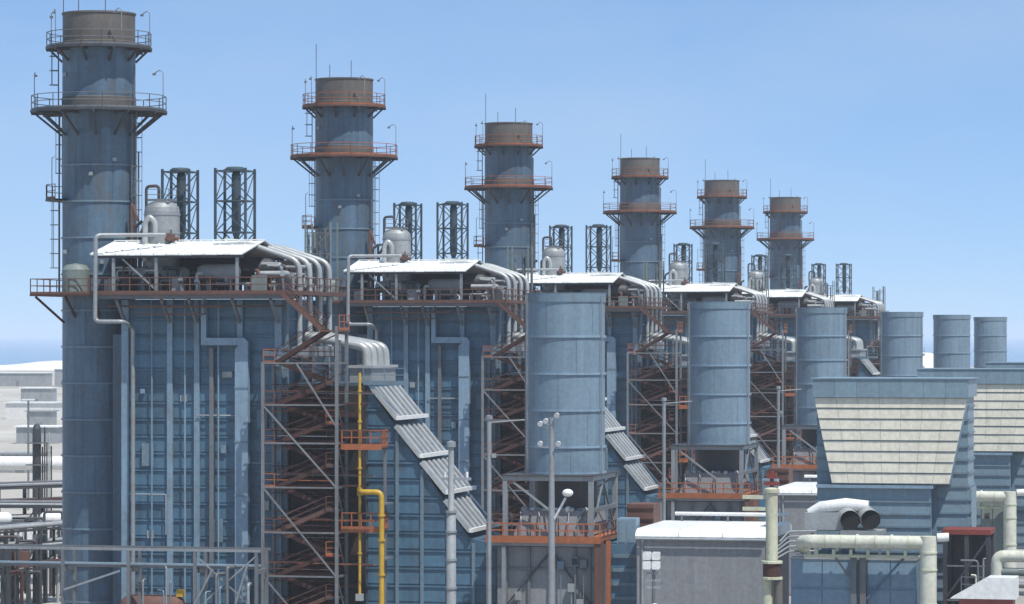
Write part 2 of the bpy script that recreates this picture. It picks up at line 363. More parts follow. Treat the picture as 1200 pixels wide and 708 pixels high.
MB().rail([(2.2, -4.25, 27.05), (-3.95, -4.25, 27.05), (-3.95, 4.25, 27.05)], 1.15, .06).part('railing', 'rust', dk2)
for x in (4.25, 7.75, 9.85, 13.2, 16.15):
    MB().bar((x, -8.1, 26.6), (x, -6.2, 24.9), .2).part('bracket', 'steel_grey', bo)
for x, xi in ((-3.6, -2.0), (-1.2, -.9), (1.2, .9)): MB().bar((x, -4.1, 26.85), (xi, -2.2, 24.9), .15).part('bracket', 'rust_dark', dk2)
for z, y, a, b in ((26.05, -7.9, 5.2, 12.4), (25.5, -7.6, 5.6, 11), (26.1, -6.9, 3, 17)):
    MB().bar((a, y, z), (b, y, z), .13).part('hanging_pipe', 'rust', bo)
for x in (5.3, 8.6, 11.0): MB().bar((x, -7.75, 25.5), (x, -7.75, 26.9), .08).part('hanger', 'steel_dark', bo)
# canopy
cn = MB()
for x in (2.5, 7.25, 13.7):
    cn.bar((x, -7.8, 29.82), (x, -2.5, 30.88), .14, .2); cn.bar((x, -2.5, 30.88), (x, 2.8, 29.82), .14, .2)
for y, z in ((-7.8, 29.75), (-2.5, 30.8), (2.8, 29.75)): cn.bar((2.3, y, z), (13.95, y, z), .14, .18)
cn = cn.part('canopy_frame', 'steel_dark', bo)
for k in range(12):
    for sgn, nm in ((-1, 'roof_sheet'), (1, 'roof_sheet')):
        a = 2.2 + k*.985; b = a + .965; dz = random.uniform(0, .025)
        y0 = -2.5 + sgn*.02; y1 = -2.5 + sgn*5.55
        m_ = MB().poly([(a,y0,31.02+dz),(b,y0,31.02+dz),(b,y1,29.91+dz),(a,y1,29.91+dz),(a,y0,30.95+dz),(b,y0,30.95+dz),(b,y1,29.84+dz),(a,y1,29.84+dz)],
            [(3,2,1,0) if sgn > 0 else (0,3,2,1)[::1], (4,5,6,7), (0,1,5,4), (1,2,6,5), (2,3,7,6), (3,0,4,7)])
        m_.part(nm, 'white_roof', cn)
for k in range(13):
    x = 2.19 + k*.985
    for y1 in (-8.06, 3.06): MB().bar((x, -2.5, 31.07), (x, y1, 29.96), .06, .07).part('standing_seam', 'white_roof', cn)
MB().box(2.15, 14.0, -2.62, -2.38, 31.08, 31.15).part('ridge_cap', 'white_roof', cn)
for x in (3.92, 7.25, 13.5):
    for y in (-7.75, 2.75): MB().box(x-.11, x+.11, y-.11, y+.11, 27.05, 29.8).part('canopy_post', 'galvanised', cn)
MB().bar((4.6, -7.72, 29.6), (7.2, -7.72, 27.3), .12).part('brace', 'galvanised', cn)
# equipment on the deck below the canopy
def drum(x0, x1, y, z, r, m, nm):
    q = MB().tube([(x0-.5, y, z), (x0-.38, y, z), (x0, y, z), (x1, y, z), (x1+.38, y, z), (x1+.5, y, z)], [.05, r*.7, r, r, r*.7, .05], 18)
    q.box(x0+.3, x0+.6, y-r*.8, y+r*.8, 27.05, z-.2); q.box(x1-.6, x1-.3, y-r*.8, y+r*.8, 27.05, z-.2)
    return q.part(nm, m, bo)
drum(4.9, 8.4, -4.9, 28.5, .55, 'grey_pale', 'steam_drum'); drum(10.2, 12.6, -5.6, 28.6, .62, 'grey_pale', 'steam_drum')
drum(5, 14, -1.0, 29.0, .8, 'steel_dark', 'steam_drum'); drum(5, 14, 2.8, 28.6, .7, 'steel_dark', 'steam_drum')
for k in range(5): MB().box(3.2+2.5*k, 5.3+2.5*k, 3.6, 3.75, 27.06, 29.7).part('shade_screen', 'steel_dark', bo)  # dark sheets added at the back to paint in the shade under the canopy
rr = random.Random(3)
for k in range(64):
    x = rr.uniform(3, 15.5); y = rr.uniform(-7.6, -3); h = rr.uniform(.5, 2.0)
    q = MB().tube([(x, y, 27.05), (x, y, 27.05+h), (x+rr.uniform(-1.6, 1.6), y+rr.uniform(-.3, .3), 27.05+h)], rr.choice((.07, .1, .14)), 7, .2)
    if rr.random() < .6: q.tube([(x-.18, y, 27.2+h*.5), (x+.18, y, 27.2+h*.5)], .17, 8)
    q.part('deck_pipe', rr.choice(('insulation', 'rust', 'steel_grey', 'steel_dark', 'steel_dark', 'rust_dark', 'lattice_blue')), bo)
for x, y, s_ in ((14.9, -6.8, .5), (8.7, -6.9, .45), (3.3, -6.7, .4), (15.8, -3.0, .6)):
    MB().box(x-s_, x+s_, y-.3, y+.3, 27.06, 27.06+s_*2.6).part('cabinet', rr.choice(('grey_green', 'grey_pale')), bo)
MB().lathe([(.02, 27.05), (1.05, 27.05), (1.05, 28.9), (.8, 29.25), (.02, 29.4)], -.7, -3.2, 16).part('feed_tank', 'grey_green', bo)
# clutter of pipes at the turbine end of the deck
for k in range(16):
    x = rr.uniform(14.2, 17.2); y = rr.uniform(-6, 5); z = rr.uniform(27.4, 29.6)
    MB().tube([(x-rr.uniform(.6, 2.5), y, z), (x, y, z), (x, y+rr.uniform(-2, 2), z), (x, y, 27.05)][:rr.choice((3, 4))], rr.choice((.1, .15, .22)), 8, .25).part('deck_pipe', rr.choice(('insulation', 'insulation', 'rust', 'galvanised', 'grey_pale')), bo)
MB().box(6.7, 7.2, -3.7, -3.2, 31.0, 31.5).tube([(6.95, -3.75, 31.3), (6.95, -3.85, 31.3)], .28, 12).tube([(6.5, -3.4, 31.2), (7.5, -3.4, 31.2)], .14, 8).tube([(6.95, -3.45, 31.5), (6.95, -3.45, 31.9)], .06, 8).part('red_valve', 'rust', bo)
# pipes
MB().tube([(7.0, -5.0, 31.45), (2.82, -8.62, 31.35), (2.82, -8.72, 24.95), (5.0, -8.72, 24.95), (5.0, -6.5, 24.5), (5.0, -6.5, 0)], .16, 10, .4).part('white_downpipe', 'galvanised', bo)
MB().box(4.75, 4.85, -6.5, -6.2, 2, 2.2).part('pipe_clip', 'steel_grey', bo)
d = MB().box(10.35, 10.75, -6.7, -6.3, 23.75, 26.6); d.box(10.35, 13.3, -6.71, -6.29, 23.2, 23.75); d.part('branch_duct', 'duct_pale', bo)
MB().prism([(13.0, 0), (14.0, 0), (14.0, 23.45), (13.7, 23.75), (13.302, 23.75), (13.302, 23.2), (13.0, 22.9)], -6.75, -6.2).part('vent_duct', 'duct_pale', bo)
for z in (4, 8, 12, 16, 20): MB().box(12.95, 14.05, -6.79, -6.752, z, z+.12).part('duct_band', 'casing_trim', bo)
for i, y in enumerate((-4.0, -1.3, 1.4, 4.1)):
    MB().tube([(10.5, y, 31.1 if abs(y) < 3 else 30.6), (13.2, y, 30.75), (17.15, y, 29.45), (17.15, y, 23.0)], .22, 10, .8).part('riser_pipe', 'insulation', bo)
for y in (-4.0, -1.3, 1.4, 4.1):
    for z in (24.2, 25.6, 27.6): MB().lathe([(.22, z), (.265, z), (.265, z+.1), (.22, z+.1)], 17.15, y, 10, smooth=False).part('lagging_band', 'galvanised', bo)
MB().box(16.8, 17.6, -4.8, 4.9, 22.3, 23.1).part('riser_header', 'galvanised', bo)
for x, y, z0 in ((9.0, -6.35, 0), (6.4, -6.3, 0), (11.6, -6.35, 0)):
    MB().tube([(x, y, z0), (x, y, 26.6)], .07, 6).part('conduit', 'column_blue', bo)

for x, z, w_, h_, m_ in ((6.0, 14.2, .9, 1.7, 'casing_trim'), (11.4, 8.6, .9, 1.7, 'casing_trim'), (14.9, 17.0, .8, 1.5, 'casing_blue'), (8.8, 19.0, .5, .5, 'grey_pale'), (11.9, 15.2, .4, .6, 'column_blue'), (6.2, 8.8, .5, .6, 'grey_pale'), (5.6, 19.6, .35, .35, 'column_blue'), (15.2, 11.0, .5, .7, 'grey_pale'), (12.2, 20.8, .8, .45, 'vessel_grey'), (15.4, 22.4, .9, .4, 'vessel_grey')):
    MB().box(x-w_/2, x+w_/2, -6.12, -5.99, z, z+h_).part('wall_fitting', m_, bo)
for x0_, x1_, z in ((4.6, 7.5, 12.1), (9.9, 13.0, 18.0), (14.1, 16.2, 14.5)):
    MB().tube([(x0_, -6.3, z), (x1_, -6.3, z), (x1_, -6.3, z-3)], .05, 6).part('conduit', 'galvanised', bo)
MB().box(10.9, 11.2, -6.35, -6.0, 6, 23).part('cable_tray', 'steel_grey', bo)
# ------------------------------------------------------------------ vessels and vent towers on the roof
vt = unit_thing('vent_vessel', 'silver domed vessel rising above the white canopy, {o} from the left', 'tank', (5.85, -2.3, 27.05), 'domed vessels on the boiler roofs')
MB().lathe([(.9, 27.05), (1.34, 28.2), (1.34, 33.3), (1.28, 33.6), (1.0, 33.92), (.55, 34.1), (.02, 34.16)], 5.85, -2.3, 24).part('shell', 'vessel_grey', vt)
for z in (29.4, 31.6, 33.0): MB().lathe([(1.34, z), (1.39, z), (1.39, z+.12), (1.34, z+.12)], 5.85, -2.3, 24, smooth=False).part('band', 'galvanised', vt)
MB().tube([(5.0, -3.7, 29.5), (5.0, -3.7, 32.4), (5.35, -3.7, 32.9), (5.75, -3.6, 32.4), (5.75, -3.55, 31.6)], .22, 10, .25).part('gooseneck_pipe', 'insulation', vt)
MB().tube([(4.6, -2.3, 33.4), (4.6, -2.3, 35.2), (5.6, -2.3, 35.25), (5.6, -2.3, 34.1)], .12, 8, .3).part('relief_pipe', 'steel_dark', vt)
MB().rail([(5.0, -3.2, 34.05), (6.7, -3.2, 34.05), (6.7, -1.4, 34.05)], .9, .05).part('railing', 'steel_grey', vt)
def vent_tower(cx, cy, label, wd=2.9):
    t = unit_thing('vent_tower', label, 'vent tower', (cx, cy, 27.05), 'lattice vent towers on the boiler roofs')
    h = wd/2; zs = [27.05, 29.4, 31.8, 34.2, 36.5]
    for x in (-h, h):
        for y in (-h, h): MB().box(cx+x-.09, cx+x+.09, cy+y-.09, cy+y+.09, 27.05, 36.7).part('post', 'lattice_blue', t)
    f = MB()
    for z in zs[1:]:
        for s_ in (-h, h): f.bar((cx-h, cy+s_, z), (cx+h, cy+s_, z), .1); f.bar((cx+s_, cy-h, z), (cx+s_, cy+h, z), .1)
    f.part('ring_beams', 'lattice_blue', t)
    f = MB()
    for a, b in zip(zs[:-1], zs[1:]):
        for s_ in (-h, h):
            f.bar((cx-h, cy+s_, a), (cx+h, cy+s_, b), .08); f.bar((cx+h, cy+s_*.98, a), (cx-h, cy+s_*.98, b), .08)
            f.bar((cx+s_, cy-h, a), (cx+s_, cy+h, b), .06)
    f.part('bracing', 'lattice_blue', t)
    for dx in (0.1,):
        MB().lathe([(.2, 27.1), (.2, 31.4), (.36, 31.9), (.36, 36.2), (.25, 36.5), (.02, 36.5)], cx+dx, cy, 16).part('silencer', 'lattice_blue', t)
    MB().lathe([(.02, 36.52), (.8, 36.52), (.8, 36.66), (.6, 36.82), (.02, 36.86)], cx, cy, 16).part('rain_cap', 'lattice_blue', t)
    f = MB()
    for k in range(5):
        x = cx + rr.uniform(-h, h); z = rr.uniform(28.5, 30.5)
        f.tube([(x, cy-h, 27.1), (x, cy-h, z), (x+rr.uniform(-1, 1), cy, z+.3)], .1, 6, .2)
    f.part('vent_pipework', 'steel_grey', t)
vent_tower(5.66, 2.6, 'dark lattice vent tower behind a silver domed vessel, {o} from the left', 2.15)
vent_tower(10.27, 2.0, 'open lattice vent tower standing clear above the white canopy, {o} such from the left', 2.4)

pt = unit_thing('pipe_tower', 'grey green cluster of upright vent pipes at the deck corner, {o} from the left', 'pipe tower', (16.3, 5.2, 27.05), 'vent pipe clusters on the decks')
for k in range(7):
    x = 15.4 + .28*k; y = 4.6 + .5*(k % 3); z = 31.5 + rr.uniform(0, 2.4)
    MB().tube([(x, y, 27.05), (x, y, z)], rr.choice((.06, .09, .13)), 8).part('vent_pipe', rr.choice(('grey_green', 'steel_grey', 'lattice_blue')), pt)
for x in (15.2, 17.2):
    for y in (4.3, 6.2): MB().box(x-.06, x+.06, y-.06, y+.06, 27.05, 32.6).part('post', 'grey_green', pt)
for z in (28.6, 30.2, 31.8):
    for y in (4.3, 6.2): MB().bar((15.2, y, z), (17.2, y, z), .08).part('tie_bar', 'steel_grey', pt)
for a, b in ((27.1, 28.6), (28.6, 30.2), (30.2, 31.8)): MB().bar((15.2, 4.25, a), (17.2, 4.25, b), .06).part('diagonal_brace', 'grey_green', pt)
for k in range(4):
    x = 3.2 + .33*k; MB().tube([(x, -1.6, 27.05), (x, -1.6, 32.2+rr.uniform(-.8, 1.8)), (x+.5, -1.6, 32.6)], .12, 8, .2).part('deck_pipe', ('rust', 'steel_dark', 'rust', 'steel_grey')[k], bo)

# ------------------------------------------------------------------ stair tower
tw = unit_thing('stair_tower', 'braced steel stair tower with dark stairs beside the boiler, {o} from the left', 'stair tower', (18.65, -7.4, 0), 'stair towers beside the boilers')
xa, xb, ya, yb = 15.85, 21.45, -9.0, -6.0 - .35
for x, y, zt in ((xa, ya, 22.0), (xb, ya, 24.6), (xa, yb, 22.0), (xb, yb, 24.6)):
    MB().box(x-.11, x+.11, y-.11, y+.11, 0, zt).part('column', 'frame_grey' if y == ya else 'steel_grey', tw)
lv = [0.2, 3.2, 6.35, 9.54, 12.83, 16.06, 18.85, 21.9]
for z in lv[1:]:
    for y in (ya, yb): MB().bar((xa, y, z), (xb, y, z), .12).part('cross_beam', 'frame_grey' if y == ya else 'rust_dark', tw)
    for x in (xa, xb): MB().bar((x, ya, z), (x, yb, z), .14).part('cross_beam', 'steel_grey', tw)
for a, b in ((7, 5), (6, 4), (4, 2), (2, 0)):
    if a == 7: MB().bar((18.4, ya-.06, lv[7]), (xb, ya-.06, lv[5]+1.2), .11).part('diagonal_brace', 'frame_grey', tw)
    else: MB().bar((xa, ya-.06, lv[a]), (xb, ya-.06, lv[b]), .11).part('diagonal_brace', 'frame_grey', tw)
for a, b in ((6, 5), (5, 4), (4, 3), (3, 2), (2, 1)):
    MB().bar((xb, ya, lv[a]), (xb, yb, lv[b]), .09).part('diagonal_brace', 'steel_grey', tw)
    MB().bar((xb, yb+.05, lv[a]), (xa, yb+.05, lv[b]), .1).part('diagonal_brace', 'rust_dark', tw)
def flight(x0, z0, x1, z1, y, m='rust_dark'):
    q = MB()
    for s_ in (-.42, .42): q.bar((x0, y+s_, z0), (x1, y+s_, z1), .06, .3); q.bar((x0, y+s_, z0+1), (x1, y+s_, z1+1), .05); q.bar((x0, y+s_, z0+.55), (x1, y+s_, z1+.55), .04)
    n = max(3, int(abs(z1-z0)/.22))
    for k in range(n+1):
        t = k/n; x = x0+(x1-x0)*t; z = z0+(z1-z0)*t; q.box(x-.13, x+.13, y-.4, y+.4, z-.02, z+.02)
    q.part('stair_flight', m if int(z0*7) % 3 else 'rust', tw)
zz = [27.0, 24.3, 21.9, 20.4, 18.85, 17.5, 16.06, 14.4, 12.83, 11.2, 9.54, 7.9, 6.35, 4.8, 3.2, 1.6, 0]
for i_, z in enumerate(lv[1:]):
    for dz, yy_ in ((.55, -8.7), (1.05, -8.7), (.9, -7.6), (-.5, -6.8)):
        MB().bar((xa, yy_, z+dz), (xb + (2.6 if dz > .6 and i_ < 6 else 0), yy_, z+dz*.9), .06).part('guard_rail', rr.choice(('rust', 'rust_orange', 'steel_grey', 'rust_dark')), tw)
    MB().bar((xa, yb-.1, z), (xb, yb-.1, z+2.4), .09).part('diagonal_brace', 'rust', tw)
for z in lv[1:-1]:
    MB().box(xa+.15, xb-.15, -7.3, yb-.15, z-.06, z).part('shade_grating', 'rust_dark', tw)  # gratings on the back half added to shade the tower interior
    MB().box(xa+.15, xb-.15, -7.4, yb-.15, z+1.45, z+1.5).part('shade_grating', 'rust_dark', tw)
    MB().rail([(xa+.2, -7.35, z), (xb-.2, -7.35, z)], 1.0, .045, 1.1).part('railing', 'rust_dark', tw)
flight(17.3, 26.95, 20.3, 24.35, -8.6, 'rust')
MB().box(20.2, 21.7, -9.05, -6.3, 24.2, 24.32).part('landing', 'rust', tw)
MB().rail([(21.65, -9.0, 24.32), (21.65, -6.4, 24.32)], 1.1, .06).part('railing', 'rust_orange', tw)
x0, x1 = 16.7, 20.6
cur = 24.3; right = True
for k, z in enumerate(zz[2:]):
    y = -8.3 if right else -7.0
    if right: flight(x1, cur, x0, z, y)
    else: flight(x0, cur, x1, z, y)
    right = not right; cur = z
    e0, e1 = (x1, xb) if right else (xa, x0)
    MB().box(e0, e1, ya+.1, yb-.1, z-.1, z).part('landing', 'steel_dark' if k % 3 else 'dark_red', tw)
    MB().rail([(e0, ya+.15, z), (e1, ya+.15, z)], 1.0, .05, 1.0).part('railing', 'rust_orange' if k % 3 == 0 else 'rust', tw)
for z in (9.7, 15.72):
    p = MB().box(xb+.14, 24.6, -8.35, -6.2, z, z+.14).part('balcony', 'rust', tw)
    MB().rail([(xb+.2, -8.3, z+.14), (24.55, -8.3, z+.14), (24.55, -6.25, z+.14)], 1.15, .08, .8).part('railing', 'rust_orange', p)
    MB().box(xb+.14, 24.65, -8.42, -8.36, z-.12, z+.3).part('kick_plate', 'rust_orange', p)
for z in (12.9, 18.9):
    p = MB().box(xb+.14, 23.2, -8.2, -6.3, z, z+.1).part('balcony', 'rust_dark', tw)
MB().bar((24.4, -6.4, 0), (24.4, -6.4, 17), .2).part('column', 'steel_grey', tw)

yp = unit_thing('yellow_pipe', 'bright yellow pipe with a side branch running down by the stair tower', 'pipe', (22.94, -8.7, 0), None, [0])
MB().tube([(22.94, -8.12, 21.2), (22.94, -8.12, 5.0)], .105, 12).part('main_run', 'yellow_paint', yp)
MB().tube([(22.94, -8.12, 12.55), (23.2, -8.7, 12.55), (24.74, -8.7, 12.55), (24.74, -8.7, 0)], .2, 12, .45).part('branch_run', 'yellow_paint', yp)
MB().lathe([(.13, 12.25), (.2, 12.25), (.2, 12.85), (.13, 12.85)], 22.94, -8.12, 12, smooth=False).part('tee_collar', 'yellow_paint', yp)
MB().box(22.7, 23.2, -8.4, -7.9, 4.6, 5.1).part('valve', 'grey_pale', yp)
for z in (6.5, 9.0, 10.8): MB().lathe([(.2, z), (.29, z), (.29, z+.12), (.2, z+.12)], 24.74, -8.7, 12, smooth=False).part('flange', 'yellow_paint', yp)
for z in (8, 14.2, 17.6, 19.8): MB().lathe([(.1, z), (.18, z), (.18, z+.1), (.1, z+.1)], 22.94, -8.12, 12, smooth=False).part('flange', 'yellow_paint', yp)
for z in (7.6, 11.6): MB().box(24.5, 25.0, -8.6, -6.3, z, z+.12).part('pipe_clamp', 'steel_grey', yp)

# ------------------------------------------------------------------ inlet duct between boiler and bypass stack
du = unit_thing('inlet_duct', 'blue ribbed inlet duct with stepped sloping pale roof, {o} from the left', 'duct', (26, 0, 0), 'inlet ducts feeding the boilers')
S0, S1 = Vector((22.6, 20.0)), Vector((30.1, 9.1))
def slope_x(z): return S0.x + (S0.y - z) / (S0.y - S1.y) * (S1.x - S0.x)
MB().prism([(17.0, 0), (32.3, 0), (32.3, 8.6), (30.6, 8.9), (30.1, 9.1), (22.6, 20.0), (22.3, 20.4), (17.0, 20.4)], -3.95, 4).part('duct_body', 'casing_blue', du)
MB().box(16.9, 22.3, -5.4, -3.96, 0, 20.2).part('shade_backing', 'shade_backing', du)  # dark sheet added behind the stairs, its colour stands for shade
for k in range(9): MB().box(16.95, 22.2, -5.55, -5.405, 1.1+2.1*k, 1.45+2.1*k).part('backing_rail', 'rust_dark', du)
verts_x = [22.35, 24.7, 26.6, 28.6, 30.5, 32.25]
zr = [1.3*k + .35 for k in range(15)]
for z in zr:
    for a, b in zip(verts_x[:-1], verts_x[1:]):
        lo, hi = z + .04, min(z + 1.06, 19.9)
        xl0 = min(b - .1, slope_x(lo) - .1 if lo > 9.1 else b - .1); xl1 = min(b - .1, slope_x(hi) - .1 if hi > 9.1 else b - .1)
        if hi > 8.5 and a > 30: continue
        if xl0 > a + .35:
            MB().prism([(a+.1, lo), (xl0, lo), (max(xl1, a+.12), hi), (a+.1, hi)], -4.01, -3.955).part('wall_panel', 'casing_blue', du)
    xe = min(32.2, slope_x(z+1.2) - .05) if z + 1.2 > 9.1 else 32.2
    if z + 1.2 > 8.6: xe = min(xe, 30.3)
    if xe > 22.8: MB().box(22.4, xe, -4.1, -3.955, z+1.09, z+1.21).part('stiffener', 'casing_blue', du)
for x in verts_x[1:-1]:
    zt = 20 - (x - S0.x) / (S1.x - S0.x) * (S0.y - S1.y) if x < 30.1 else 8.8
    MB().box(x-.12, x+.12, -4.15, -3.956, 0, zt - .15).part('vertical_rib', 'casing_trim', du)
# stepped roof
dirv = (S1 - S0).normalized(); nrm = Vector((-dirv.y, dirv.x))
if nrm.y < 0: nrm = -nrm
SL = (S1 - S0).length
for k in range(4):
    a = S0 + dirv * (SL * k / 4 + .1); b = S0 + dirv * (SL * (k+1) / 4 - .25); lift = .12 + .1*((k+1) % 2)
    A = a + nrm*lift; B = b + nrm*(lift + .28)
    p = MB().prism([(A.x, A.y), (A.x - nrm.x*.12, A.y - nrm.y*.12), (B.x - nrm.x*.12, B.y - nrm.y*.12), (B.x, B.y)][::-1], -4.25, 4.1).part('roof_panel', 'steel_grey', du)
    for j in range(6):
        y = -3.75 + j*1.42
        MB().bar((A.x + nrm.x*.06, y, A.y + nrm.y*.06), (B.x + nrm.x*.06, y, B.y + nrm.y*.06), .62, .12).part('roof_rib', 'insulation', p)
    E0 = B + nrm*.1
    MB().bar((E0.x, -4.45, E0.y), (E0.x, 4.3, E0.y), .28, .28).part('end_bar', 'lamp_white', p)
    MB().bar((A.x, -4.3, A.y), (B.x, -4.3, B.y), .1, .34).part('side_trim', 'insulation', p)
for i, y in enumerate((-2.8, -1.0, .8, 2.6)):
    MB().tube([(17.3, y, 23.9), (20.8, y, 23.3), (21.95, y, 23.05), (22.05, y, 21.4)], .33, 12, .8).part('insulated_pipe', 'insulation', du)
MB().box(20.8, 22.75, -3.9, 3.6, 21.5, 21.7).part('header_flange', 'insulation', du)
MB().box(20.95, 22.6, -3.7, 3.4, 20.42, 21.5).part('header_box', 'grey_pale', du)
for x in (18, 20):
    for y in (-3.1, 2.9): MB().box(x-.1, x+.1, y-.1, y+.1, 20.4, 23.6).part('pipe_support', 'steel_grey', du)
MB().rail([(22.2, -4.4, 20.4), (25.4, -4.4, 20.4)], 1.1, .06).box(22.2, 25.4, -4.45, -3.98, 20.25, 20.4).part('catwalk', 'casing_trim', du)

# ------------------------------------------------------------------ bypass stack on its damper frame
BX = 36.6; RB = 2.88
by = unit_thing('bypass_stack', 'short wide blue bypass stack with ring seams, {o} from the left', 'stack', (BX, 0, 0), 'short bypass stacks in a receding row')
zc = [13.75, 15.7, 18.4, 21.1, 23.85, 26.4]
for a, b in zip(zc[:-1], zc[1:]):
    for j in range(5):
        o_ = put('shell_plate', MB().lathe([(RB, a), (RB, b)], 0, 0, 10, R(.2), R(71.8)).mesh('shell_plate', 'bypass_blue'), by, BX, 0, 0); o_.rotation_euler = (0, 0, R(72*j + 27*zc.index(a)))
for z in zc[:-1]: MB().lathe([(RB, z-.08), (RB+.11, z-.08), (RB+.11, z+.08), (RB, z+.08)], BX, 0, 48, smooth=False).part('stiffener_ring', 'duct_pale', by)
MB().lathe([(RB-.05, 13.8), (RB-.05, 26.4)], BX, 0, 48).part('liner', 'bypass_blue', by)
MB().lathe([(RB, 26.4), (RB+.08, 26.4), (RB+.08, 27.0), (RB+.1, 27.08), (RB-.25, 27.08), (RB-.25, 20)], BX, 0, 48).part('rim', 'casing_trim', by)
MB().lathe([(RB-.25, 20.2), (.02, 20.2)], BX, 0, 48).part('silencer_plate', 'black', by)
q = MB()
for a in (R(205), R(212), R(-20)):
    x, y = BX + (RB+.22)*math.cos(a), (RB+.22)*math.sin(a); q.tube([(x, y, 13), (x, y, 26.9)], .05, 6)
q.part('conduits', 'galvanised', by)
fx0, fx1, fy = 33.0, 39.4, 4.5
fr = MB().box(fx0-.2, fx1+.2, -fy-.1, -fy+.12, 13.3, 13.62).part('top_beam', 'galvanised', by)
MB().box(fx0-.2, fx1+.2, fy-.1, fy+.1, 13.3, 13.62).part('top_beam', 'galvanised', by)
for x in (fx0, fx1): MB().box(x-.12, x+.12, -fy+.13, fy-.11, 13.3, 13.6).part('top_beam', 'galvanised', by)
MB().box(fx0-.3, fx1+.3, -fy-.3, fy+.3, 13.63, 13.72).part('walk_plate', 'steel_dark', by)
for x in (fx0, fx1):
    for y in (-fy, fy): MB().box(x-.17, x+.17, y-.17, y+.17, 9.2, 13.3).part('frame_column', 'galvanised', by)
MB().bar((fx0+.6, -fy-.05, 13.2), (fx1-.6, -fy-.05, 9.3), .15).part('diagonal_brace', 'galvanised', by)
MB().bar((fx0+.2, fy, 9.3), (fx1-.2, fy, 13.2), .12).part('diagonal_brace', 'galvanised', by)
for s_ in (-1, 1): MB().bar((fx1, -fy*s_*.95, 9.4), (fx1, 0, 13.2), .13).part('diagonal_brace', 'steel_grey', by)
MB().box(fx1-.05, fx1+.2, -fy+.2, fy-.2, 11.0, 11.3).part('side_beam', 'steel_grey', by)
MB().poly([(33.5,-4.0,9.25),(39.0,-4.0,9.25),(39.0,4.0,9.25),(33.5,4.0,9.25),(34.1,-3.7,11.1),(38.7,-3.7,11.1),(38.7,3.7,11.1),(34.1,3.7,11.1)],
    [(0,1,5,4),(1,2,6,5),(2,3,7,6),(3,0,4,7),(4,5,6,7)]).part('transition_hood', 'grey_cladding', by)
MB().lathe([(2.3, 11.1), (2.3, 13.6)], BX, 0, 32).part('expansion_joint', 'steel_dark', by)
for k in range(16):
    x = 34.2 + .3*k + rr.uniform(-.1, .1); s_ = rr.uniform(.14, .3)
    MB().sphere((x, -3.55 + rr.uniform(-.15, .4), 11.15), s_, 8, rr.uniform(.5, 1)).part('insulation_pad', rr.choice(('insulation', 'lamp_white', 'grey_pale', 'grey_pale')), by)
for k in range(9):
    x = 33.4 + .7*k; MB().tube([(x, -4.2, 9.2), (x, -4.2, 10+rr.uniform(0, .9)), (x+rr.uniform(-.5, .5), -3.8, 11.0)], .06, 6, .1).part('drain_line', rr.choice(('galvanised', 'steel_grey', 'steel_dark')), by)
# orange deck
dk = MB().box(31.9, 40.4, -6.0, 6.0, 9.0, 9.15).part('deck', 'rust_orange', by)
MB().box(31.85, 40.45, -6.1, -6.01, 8.85, 9.35).part('edge_beam', 'rust_orange', dk)
MB().rail([(31.95, -5.95, 9.15), (40.35, -5.95, 9.15)], 1.1, .09, 1.2).part('railing', 'rust_orange', dk)
MB().rail([(40.35, -5.95, 9.15), (40.35, 5.9, 9.15)], 1.1, .08, 1.5).part('railing', 'rust', dk)
MB().box(31.9, 39.9, -5.7, -5.5, 8.6, 8.84).part('white_beam', 'galvanised', dk)
MB().box(39.95, 40.55, -6.0, -5.4, 0, 8.99).part('deck_column', 'rust', by)
MB().box(40.6, 40.9, -5.0, -4.6, 0, 9.0).part('deck_column', 'rust_orange', by)
for x in (32.05, 33.2): MB().box(x-.14, x+.14, -5.95, -5.65, 0, 8.59).part('deck_column', 'galvanised', by)
hb = MB().box(32.5, 39.7, -4.9, 5, 0, 8.5).part('damper_housing', 'grey_cladding', by)
for x in (33.2, 34.9, 36.6, 38.3, 39.4): MB().box(x-.1, x+.1, -5.08, -4.905, 0, 8.45).part('stud', 'steel_grey', hb)
for z in (1.5, 4.2, 6.9): MB().box(32.5, 39.7, -5.03, -4.904, z-.09, z+.09).part('girt', 'steel_grey', hb)
MB().bar((33.2, -5.14, 4.2), (36.6, -5.14, 8.3), .12).part('diagonal_brace', 'steel_dark', hb)
MB().bar((36.6, -5.14, 8.3), (39.6, -5.14, 4.2), .12).part('diagonal_brace', 'steel_dark', hb)
for k in range(8):
    x = rr.uniform(32.8, 39); z = rr.uniform(4.4, 7.6)
    MB().box(x-.25, x+.25, -5.35, -5.1, z-.3, z+.3).tube([(x, -5.25, z-.3), (x, -5.25, 0)], .05, 6).part('junction_box', rr.choice(('grey_pale', 'steel_grey', 'casing_trim')), hb)

# ------------------------------------------------------------------ exhaust duct, cabinets, turbine enclosure
ex = unit_thing('exhaust_duct', 'short ribbed blue exhaust duct between bypass stack and turbine enclosure, {o} from left', 'duct', (41.4, 0, 0), 'turbine exhaust ducts', [0, 1, 2])
MB().box(39.75, 43.0, -4.0, 4.0, 0, 8.7).part('duct_body', 'casing_blue', ex)
for k in range(8): MB().box(40.95, 43.0, -4.2, -4.005, .6+1.02*k, .85+1.02*k).part('stiffener', 'casing_trim', ex)
MB().box(42.75, 43.0, -4.35, -4.21, 0, 8.7).part('edge_post', 'casing_trim', ex)
cb = unit_thing('equipment_cabinet', 'pale blue cabinet on the duct beside the bypass deck, {o} from the left', 'cabinet', (42.0, -3, 8.7), 'cabinets beside the bypass decks', [0, 1])
MB().box(41.2, 42.6, -3.8, -2.4, 8.71, 10.6).part('body', 'duct_pale', cb)
MB().box(41.3, 41.85, -3.85, -3.805, 8.85, 10.45).part('door', 'house_blue', cb); MB().box(41.95, 42.5, -3.85, -3.805, 8.85, 10.45).part('door', 'house_blue', cb)
